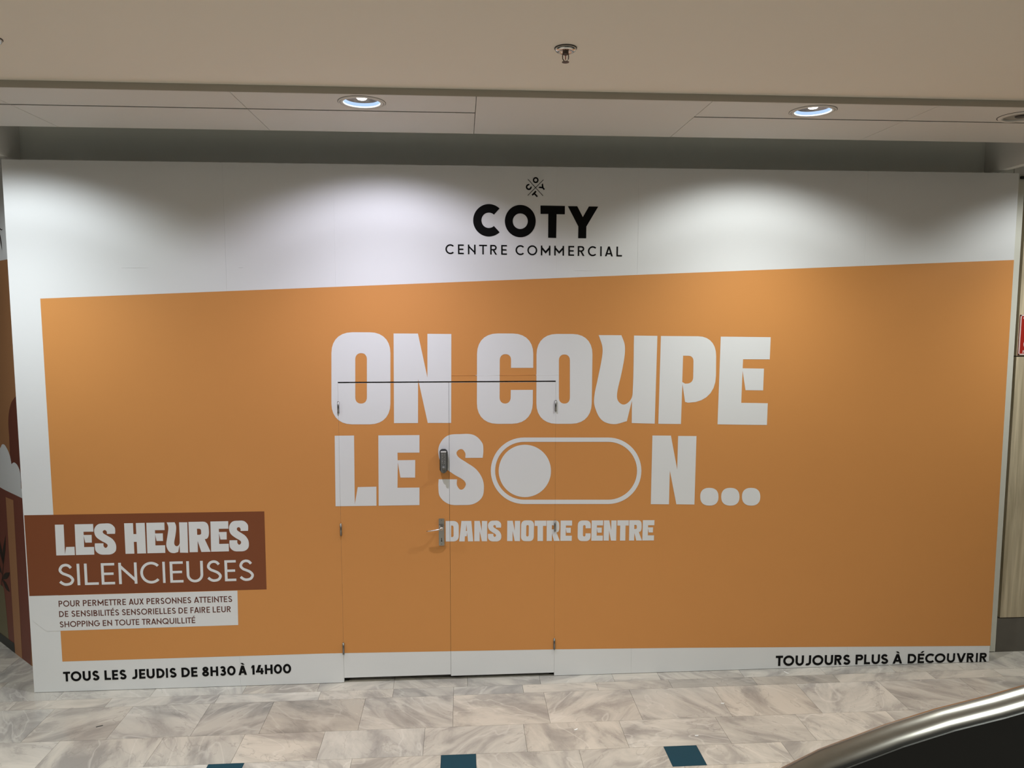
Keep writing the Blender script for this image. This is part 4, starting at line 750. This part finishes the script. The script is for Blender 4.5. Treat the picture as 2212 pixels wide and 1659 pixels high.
def glyph(ch, w, s):
    ov = 0.012
    if ch == 'É':
        return glyph('E', w, s) + [[[(.36 * w, 1.09), (.36 * w + s * 1.05, 1.09), (.36 * w + s * 2.0, 1.28), (.36 * w + s * .95, 1.28)]]]
    if ch == 'À':
        c = w / 2
        return glyph('A', w, s) + [[[(c - .0 * s, 1.09), (c + 1.0 * s, 1.09), (c + .1 * s, 1.28), (c - .95 * s, 1.28)]]]
    if ch == 'I':
        return [rect(0, 0, w, 1)]
    if ch == 'L':
        return [rect(0, 0, s, 1), rect(0, 0, w, s * .95)]
    if ch in 'EF':
        r = [rect(0, 0, s, 1), rect(0, 1 - s * .95, w, 1), rect(0, .5 - s * .47, w * .92, .5 + s * .47)]
        return r + ([rect(0, 0, w, s * .95)] if ch == 'E' else [])
    if ch == 'T':
        return [rect(0, 1 - s * .95, w, 1), rect(w / 2 - s / 2, 0, w / 2 + s / 2, 1)]
    if ch == 'H':
        return [rect(0, 0, s, 1), rect(w - s, 0, w, 1), rect(0, .5 - s * .45, w, .5 + s * .45)]
    if ch == 'N':
        e = s * 1.25
        for _ in range(4):
            e = s * math.sqrt(1 + ((1 - e) / w) ** 2)
        return [rect(0, 0, s, 1), rect(w - s, 0, w, 1), [[(0, 1), (0, 1 - e), (w, 0), (w, e)]]]
    if ch == 'M':
        b = .18
        e = s * math.sqrt(1 + ((1 - b) / (w / 2)) ** 2) * .92
        return [rect(0, 0, s, 1), rect(w - s, 0, w, 1), [[(0, 1), (0, 1 - e), (w / 2, b), (w / 2, b + e)]], [[(w, 1), (w, 1 - e), (w / 2, b), (w / 2, b + e)]]]
    if ch in 'AV':
        h = s * math.sqrt(1 + (w / 2) ** 2)
        ap = h * .55
        l1 = [[(0, 0), (h, 0), (w / 2 + ap, 1), (w / 2 - ap, 1)]]
        l2 = [[(w, 0), (w - h, 0), (w / 2 - ap, 1), (w / 2 + ap, 1)]]
        if ch == 'V':
            return [[[(x, 1 - y_) for x, y_ in p] for p in q] for q in (l1, l2)]
        return [l1, l2, rect(w * .2, .2, w * .8, .2 + s * .9)]
    if ch == 'X':
        h = s * .6
        return [diag(h, w - h, s), diag(w - h, h, s)]
    if ch in 'O0':
        return [full(w / 2, .5, w / 2, .5 + ov, s)]
    if ch == 'Q':
        return [full(w * .49, .5, w * .49, .5 + ov, s), diag(w - s * .6, w * .55, s, -.02, .34)]
    if ch == 'C':
        rx = w / 1.75
        return [ring(rx, .5, rx, .5 + ov, s, 44, 316)]
    if ch == 'G':
        rx = w / 2
        return [ring(rx, .5, rx, .5 + ov, s, 46, 354), rect(w * .55, .43, w, .43 + s * .95)]
    if ch == 'U':
        ry = min(w / 2, .42)
        return [rect(0, ry - ov - .012, s, 1), rect(w - s, ry - ov - .012, w, 1), ring(w / 2, ry - ov, w / 2, ry, s, 180, 360)]
    if ch == 'J':
        rx = min(w * .6, .36)
        return [rect(w - s, .34 - ov - .012, w, 1), ring(w - rx, .34 - ov, rx, .34, s, 360, 236)]
    if ch == 'D':
        rx = min(w - s, .5)
        return [rect(0, 0, s, 1), rect(0, 0, w - rx, s * .95), rect(0, 1 - s * .95, w - rx, 1), ring(w - rx, .5, rx, .5, s, -90, 90)]
    if ch in 'PR':
        ry = .295 if ch == 'P' else .285
        rx = min(.30, w - s)
        x = (w if ch == 'P' else w * .95) - rx
        r = [rect(0, 0, s, 1), rect(0, 1 - s * .95, x, 1), rect(0, 1 - 2 * ry, x, 1 - 2 * ry + s * .95), ring(x, 1 - ry, rx, ry, s, -90, 90)]
        if ch == 'R':
            h = s * .62
            r.append(diag(w - h, w * .46, s, 0, 1 - 2 * ry + s * .3))
        return r
    if ch == 'B':
        r = [rect(0, 0, s, 1)]
        for y0, ry, ww in ((.0, .275, w), (.49, .255, w * .92)):
            rx = min(.28, ww - s)
            r += [rect(0, y0, ww - rx, y0 + s * .95), rect(0, y0 + 2 * ry - s * .95, ww - rx, y0 + 2 * ry), ring(ww - rx, y0 + ry, rx, ry, s, -90, 90)]
        return r
    if ch in 'S3':
        return [stroke([(s / 2 + u * (w - s), -ov + s / 2 + v * (1 + 2 * ov - s)) for u, v in (S_C if ch == 'S' else T_C)], s)]
    if ch == '8':
        return [full(w / 2, .275, w / 2, .285, s), full(w / 2, .75, w * .44, .262, s)]
    if ch == '1':
        return [rect(w - s, 0, w, 1), [[(0, .80), (w - s, 1), (w - s, 1 - s), (0, .80 - s * .8)]]]
    if ch == '4':
        return [rect(w * .62, 0, w * .62 + s, .66), rect(0, .2, w, .2 + s * .9), [[(0, .2), (s * 1.25, .2), (w * .62 + s * .3, 1), (w * .62 - s * .95, 1)]]]
    return [rect(0, 0, w, 1)]


for nm, ma, sw, words, (xa, za, xb, zb_), (ta, tb) in LINES:
    base = lambda x: za + (zb_ - za) * (x - xa) / (xb - xa)
    top = lambda x: ta + (tb - ta) * (x - xa) / (xb - xa)
    for text, (e0, e1) in words:
        H_ = top((e0 + e1) / 2) - base((e0 + e1) / 2)
        if len(text) == 1:
            spans = [(text, e0, e1)]
        else:
            adv, spans = 0.0, []
            for i, ch in enumerate(text):
                w = NATURAL[{'É': 'E', 'À': 'A'}.get(ch, ch)] or sw
                if i:
                    adv += SIDE.get(text[i - 1], .085) + SIDE.get(ch, .085)
                spans.append((ch, adv, adv + w))
                adv += w
            k = (e1 - e0) / adv
            spans = [(c, e0 + p * k, e0 + q * k) for c, p, q in spans]
        wb = MB()
        for ch, x0, x1 in spans:
            mb = MB()
            to = lambda l: [(x0 + u * H_, base(x0 + u * H_) + v * H_) for u, v in l]
            for k, loops in enumerate(glyph(ch, (x1 - x0) / H_, sw)):
                pl = lambda u, v, d: (u, -LAYER * 3 - 0.00004 * k, v)
                if loops[0] == 'strip':
                    mb.strip(to(loops[1]), to(loops[2]), pl)
                else:
                    mb.prism([to(l) for l in loops], pl, 0)
            if len(text) == 1:
                put_print('letter', ma, mb)
            else:
                wb = merge([wb, mb])
        if len(text) > 1:
            put_print('word', ma, wb, 'small rust brown lettering')

# creases where the film has lifted
for (x0, x1, z, r) in ((-2.10, -1.93, 2.842, 0.0016), (-1.36, -1.33, 2.846, 0.0014), (0.84, 1.02, 2.836, 0.0014)):
    add('film_crease', MB().tube([(x0, 0, z), ((x0 + x1) / 2, -r * .4, z + .001), (x1, 0, z)], [r * .3, r, r * .2], 8), 'white_vinyl', hoarding, True)


for x0, x1, ma in CREASE:
    add('film_crease', MB().tube([(x0, -0.0006, 2.1335), (x1, -0.0006, 2.1335)], 0.0016, 10), ma, hoarding, True)

# ------------------------------------------------------------------ door furniture
def hinge(parent, x, z0, z1):
    r = 0.0065
    h = add('hinge', MB().lathe([(0.001, z0), (r, z0 + .001), (r, z1 - .001), (0.001, z1)], (x, -0.006, 0), n=14), 'hinge_steel', parent, True)
    add('finial', MB().lathe([(0.001, z1), (r * .8, z1), (r * .7, z1 + .004), (0.001, z1 + .006)], (x, -0.006, 0), n=12), 'chrome', h, True)


for z0, z1 in ((1.885, 1.962), (1.046, 1.128), (0.208, 0.289)):
    hinge(doors[0][0], XL + 0.001, z0, z1)
for z0, z1 in ((1.885, 1.960), (1.047, 1.124), (0.198, 0.276)):
    hinge(doors[1][0], XR - 0.001, z0, z1)


def rounded(x0, x1, z0, z1, r, n=6, rb=None):
    pts = []
    for cx, cz, a0, q in ((x1 - r, z1 - r, 0, r), (x0 + r, z1 - r, 90, r), (x0 + (rb or r), z0 + (rb or r), 180, rb or r), (x1 - (rb or r), z0 + (rb or r), 270, rb or r)):
        for i in range(n + 1):
            a = math.radians(a0 + 90 * i / n)
            pts.append((cx + q * math.cos(a), cz + q * math.sin(a)))
    return pts


def front(y0):
    return lambda u, v, d: (u, y0 + d, v)


d1 = doors[0][0]
plate = add('handle_plate', MB().prism([rounded(-0.0755, -0.0385, 0.964, 1.152, 0.004)], front(-0.011), 0.0105), 'satin_steel', d1)
plate['label'] = 'long steel handle plate with keyhole'
lev = MB().lathe([(0.001, -0.052), (0.010, -0.050), (0.0115, -0.044), (0.0095, -0.012), (0.0095, -0.010)], (-0.0565, 0, 1.092), axis='y', n=18)
lev.tube([(-0.054, -0.046, 1.092), (-0.075, -0.052, 1.0895), (-0.105, -0.054, 1.085), (-0.135, -0.052, 1.0805), (-0.158, -0.050, 1.078)], [0.0095, 0.009, 0.008, 0.0075, 0.0045], 14, 0.62)
add('lever', lev, 'chrome', plate, True)
add('keyhole', MB().lathe([(0.0005, -0.0125), (0.0042, -0.0125), (0.0042, -0.0110)], (-0.0565, 0, 0.9965), axis='y', n=14).box(-0.0585, -0.0545, -0.0124, -0.011, 0.9965, 1.018), 'black_plastic', plate)
for zz in (0.975, 1.142):
    add('screw', MB().lathe([(0.0005, -0.0122), (0.0028, -0.0122), (0.0030, -0.0110)], (-0.0565, 0, zz), axis='y', n=10), 'keypad_metal', plate)

kp = add('keypad_lock', MB().prism([rounded(-0.0645, -0.0125, 1.480, 1.634, 0.018)], front(-0.030), 0.0295), 'black_plastic', d1)
kp['label'] = 'push button keypad lock in a black surround'
add('face_plate', MB().prism([rounded(-0.0585, -0.0185, 1.474, 1.627, 0.010, rb=0.0198)], front(-0.038), 0.010), 'keypad_metal', kp)
add('top_cap', MB().prism([rounded(-0.0575, -0.0195, 1.6155, 1.6262, 0.005)], front(-0.0405), 0.003), 'cap_glint', kp)
btn = None
for i in range(7):
    for xx in (-0.0465, -0.0318):
        c = (xx + 0.0, 0, 1.604 - i * 0.0102)
        if btn is None:
            btn = add('button', MB().lathe([(0.0004, -0.042), (0.0026, -0.0415), (0.0029, -0.038)], c, axis='y', n=10), 'satin_steel', kp, True)
            b0 = Vector(c)
        else:
            q = btn.copy()
            COL.objects.link(q)
            q.location = btn.location + Vector(c) - b0
add('thumb_knob', MB().lathe([(0.001, -0.062), (0.0085, -0.061), (0.0112, -0.056), (0.0105, -0.037)], (-0.0385, 0, 1.512), axis='y', n=24), 'keypad_metal', kp, True)


# ------------------------------------------------------------------ lamps, sprinklers
def spot(name, parent, power, half, blend, col, loc, radius=0.035):
    li = bpy.data.lights.new(name, 'SPOT')
    li.energy = power
    li.spot_size = math.radians(half * 2)
    li.spot_blend = blend
    li.shadow_soft_size = radius
    li.color = col
    ob = bpy.data.objects.new(name, li)
    COL.objects.link(ob)
    ob.location = loc
    ob.parent = parent
    return ob


def downlight(z):
    r = empty('downlight', (0, 0, z))
    c = (0, 0, z)
    add('trim_ring', MB().lathe([(0.097, 0.004), (0.097, -0.004), (0.112, -0.005), (0.1125, -0.003), (0.1145, -0.003), (0.115, -0.005), (0.1215, -0.004), (0.1235, 0.0)], c, n=56), 'lamp_trim', r, True)
    add('groove', MB().lathe([(0.1232, 0.0), (0.1232, -0.0012), (0.1252, -0.0012), (0.1252, 0.0)], c, n=56).lathe([(0.1122, -0.0022), (0.1122, -0.0034), (0.1146, -0.0034), (0.1146, -0.0022)], c, n=56), 'lamp_groove', r)
    add('glass_ring', MB().lathe([(0.0945, 0.003), (0.0925, 0.010), (0.089, 0.019)], c, n=48), 'lamp_glass_ring', r, True)
    add('rim', MB().lathe([(0.0968, -0.003), (0.0945, 0.004)], c, n=48), 'lamp_rim', r, True)
    refl = add('reflector', MB().lathe([(0.089, 0.019), (0.080, 0.034), (0.062, 0.052), (0.030, 0.064), (0.001, 0.068)], c, n=48), 'lamp_reflector', r, True)
    add('bulb', MB().lathe([(0.001, 0.012), (0.022, 0.015), (0.032, 0.026), (0.030, 0.062)], c, n=28), 'lamp_bulb', r, True)
    return r


proto = downlight(ZC)
WHERE = ['left of the hoarding, partly out of view', 'above the left part of the hoarding', 'above the right part of the hoarding', 'beyond the right end of the hoarding']
COLS = [(0.90, 0.98, 1.03), (0.93, 0.93, 1.10), (0.95, 1.0, 1.0), (0.95, 1.0, 1.0)]
GAIN = [1.15, 1.0, 1.0, 1.1]
row = [proto] + [copy_tree(proto, (0, 0, ZC)) for _ in LAMPS[1:]]
hall = [copy_tree(proto, (xx, yy, ZU - 0.001)) for xx, yy in HALL]
for i, (o, (x, y_)) in enumerate(zip(row, LAMPS)):
    o.location = (x, y_, ZC)
    ORG[o.name] = Vector((x, y_, ZC))
    tag(o, 'lit round recessed downlight in the soffit ' + WHERE[i], 'downlight', 'downlights along the soffit')
    spot('downlight_light', o, WALL_LAMP_POWER * GAIN[i], 66, 0.42, COLS[i], (0, 0, -0.012)).rotation_euler.x = math.radians(14)
    spot('downlight_beam', o, WALL_BEAM_POWER * GAIN[i], 60, 1.0, COLS[i], (0, 0, -0.012))
# further downlights in the plaster ceiling over the concourse, behind the camera's view
for o in hall:
    tag(o, 'lit round downlight in the plaster ceiling of the concourse', 'downlight', 'downlights over the concourse')
    spot('downlight_light', o, MALL_LAMP_POWER, 61, 0.75, (0.95, 1.0, 0.93), (0, 0, -0.012))
# unlit round fitting in the same strip
off = empty('ceiling_fitting', (*OFF_LAMP, ZC))
tag(off, 'unlit round ceiling fitting at the right end of the soffit', 'ceiling fitting')
c = (*OFF_LAMP, ZC)
add('trim_ring', MB().lathe([(0.090, 0.003), (0.090, -0.007), (0.112, -0.008), (0.116, 0.0)], c, n=56), 'lamp_trim', off, True)
add('groove', MB().lathe([(0.116, 0.0), (0.116, -0.0016), (0.1205, -0.0016), (0.1205, 0.0)], c, n=56), 'lamp_groove', off)
add('cover', MB().lathe([(0.001, 0.001), (0.090, 0.002)], c, n=48), 'lamp_off', off)
add('centre_disc', MB().lathe([(0.001, -0.006), (0.030, -0.005), (0.034, 0.001)], c, n=32), 'lamp_groove', off)


def sprinkler():
    r = empty('sprinkler', (0, 0, ZU))
    c = (0, 0, ZU)
    add('escutcheon', MB().lathe([(0.045, 0.0), (0.046, -0.006), (0.043, -0.013), (0.034, -0.018), (0.024, -0.012), (0.016, -0.010), (0.001, -0.010)], c, n=40), 'chrome', r, True)
    add('shadow_gap', MB().lathe([(0.0445, 0.0), (0.0485, -0.0004), (0.0485, -0.004), (0.0445, -0.004)], c, n=40), 'lamp_groove', r)
    add('body', MB().lathe([(0.013, -0.010), (0.013, -0.024), (0.009, -0.030), (0.001, -0.031)], c, n=20), 'brown_bronze', r, True)
    fr_ = MB()
    for s_ in (-1, 1):
        fr_.tube([(0.0115 * s_, 0, ZU - 0.022), (0.0130 * s_, 0, ZU - 0.034), (0.0125 * s_, 0, ZU - 0.046), (0.006 * s_, 0, ZU - 0.055), (0.0, 0, ZU - 0.057)], [0.0022] * 5, 8)
    add('frame_arms', fr_, 'brown_bronze', r, True)
    add('glass_bulb', MB().lathe([(0.0006, -0.030), (0.0019, -0.033), (0.0019, -0.048), (0.0006, -0.051)], c, n=12), 'red_glass', r, True)
    add('deflector', MB().lathe([(0.001, -0.055), (0.006, -0.056), (0.0155, -0.0585), (0.0155, -0.0605), (0.001, -0.0600)], c, n=24), 'brown_bronze', r)
    return r


sp = sprinkler()
sp.location = (0.541, -1.722, ZU)
tag(sp, 'chrome pendent fire sprinkler on the beige ceiling, nearer the middle', 'sprinkler', 'ceiling sprinklers')
s2 = copy_tree(sp, (-1.866, -1.672, ZU))
s2['label'] = 'fire sprinkler cut off at the left edge of the view'

# ------------------------------------------------------------------ escalator beside the camera
esc = empty('escalator', (0.7, -4.3, 1.0))
tag(esc, 'escalator with rounded steel handrail in the near right corner', 'escalator')
EDGE = [(-0.60, 1.44), (-0.20, 1.67), (0.10, 1.835), (0.30, 1.945), (0.4536, 2.0228), (0.5013, 2.046), (0.5809, 2.0736), (0.6418, 2.0908), (0.7027, 2.104), (0.7462, 2.1151), (0.88, 2.138), (1.2, 2.165), (2.2, 2.17)]
RR = 0.0195
RAILS = [(x + 0.38 * RR, z - 0.90 * RR - 0.006) for x, z in EDGE]
add('handrail', MB().tube([(x, -4.25, z) for x, z in RAILS], RR, 32, 1.0), 'rail_metal', esc, True)['label'] = 'rounded polished steel handrail'
lo = [(x, z + 0.006) for x, z in RAILS]
add('balustrade', MB().prism([lo + [(2.2, 1.05), (0.7, 1.0), (-0.6, 0.30)]], lambda u, v, d: (u, -4.272 + d, v), 0.044), 'escalator_black', esc)
add('skirt_panel', MB().prism([[(-0.6, 0.62), (0.7, 1.28), (2.2, 1.32), (2.2, 1.0), (0.7, 0.96), (-0.6, 0.25)]], lambda u, v, d: (u, -4.36 + d, v), 0.07), 'escalator_black', esc)
for i in range(6):
    x = -0.55 + i * 0.4
    z = min(0.42 + i * 0.2, 1.02)
    add('step', MB().box(x, x + 0.402, -5.35, -4.37, z - 0.2, z), 'step_metal', esc)

# ------------------------------------------------------------------ litter on the floor
def scrap(x, y_, a, l, w, ma, label):
    s_ = MB()
    ca, sa = math.cos(a), math.sin(a)
    loop = [(-l / 2, -w / 2), (l * .2, -w * .6), (l / 2, -w * .2), (l / 2, w / 2), (-l * .1, w * .4), (-l / 2, w * .5)]
    s_.prism([[(x + u * ca - v * sa, y_ + u * sa + v * ca) for u, v in loop]], lambda u, v, d: (u, v, 0.0005 + 0.002 * (1 - d)), 1.0)
    tag(add('litter_scrap', s_, ma), label, 'litter', 'scraps of litter')


for px_ in SCRAPS:
    scrap(*px_)
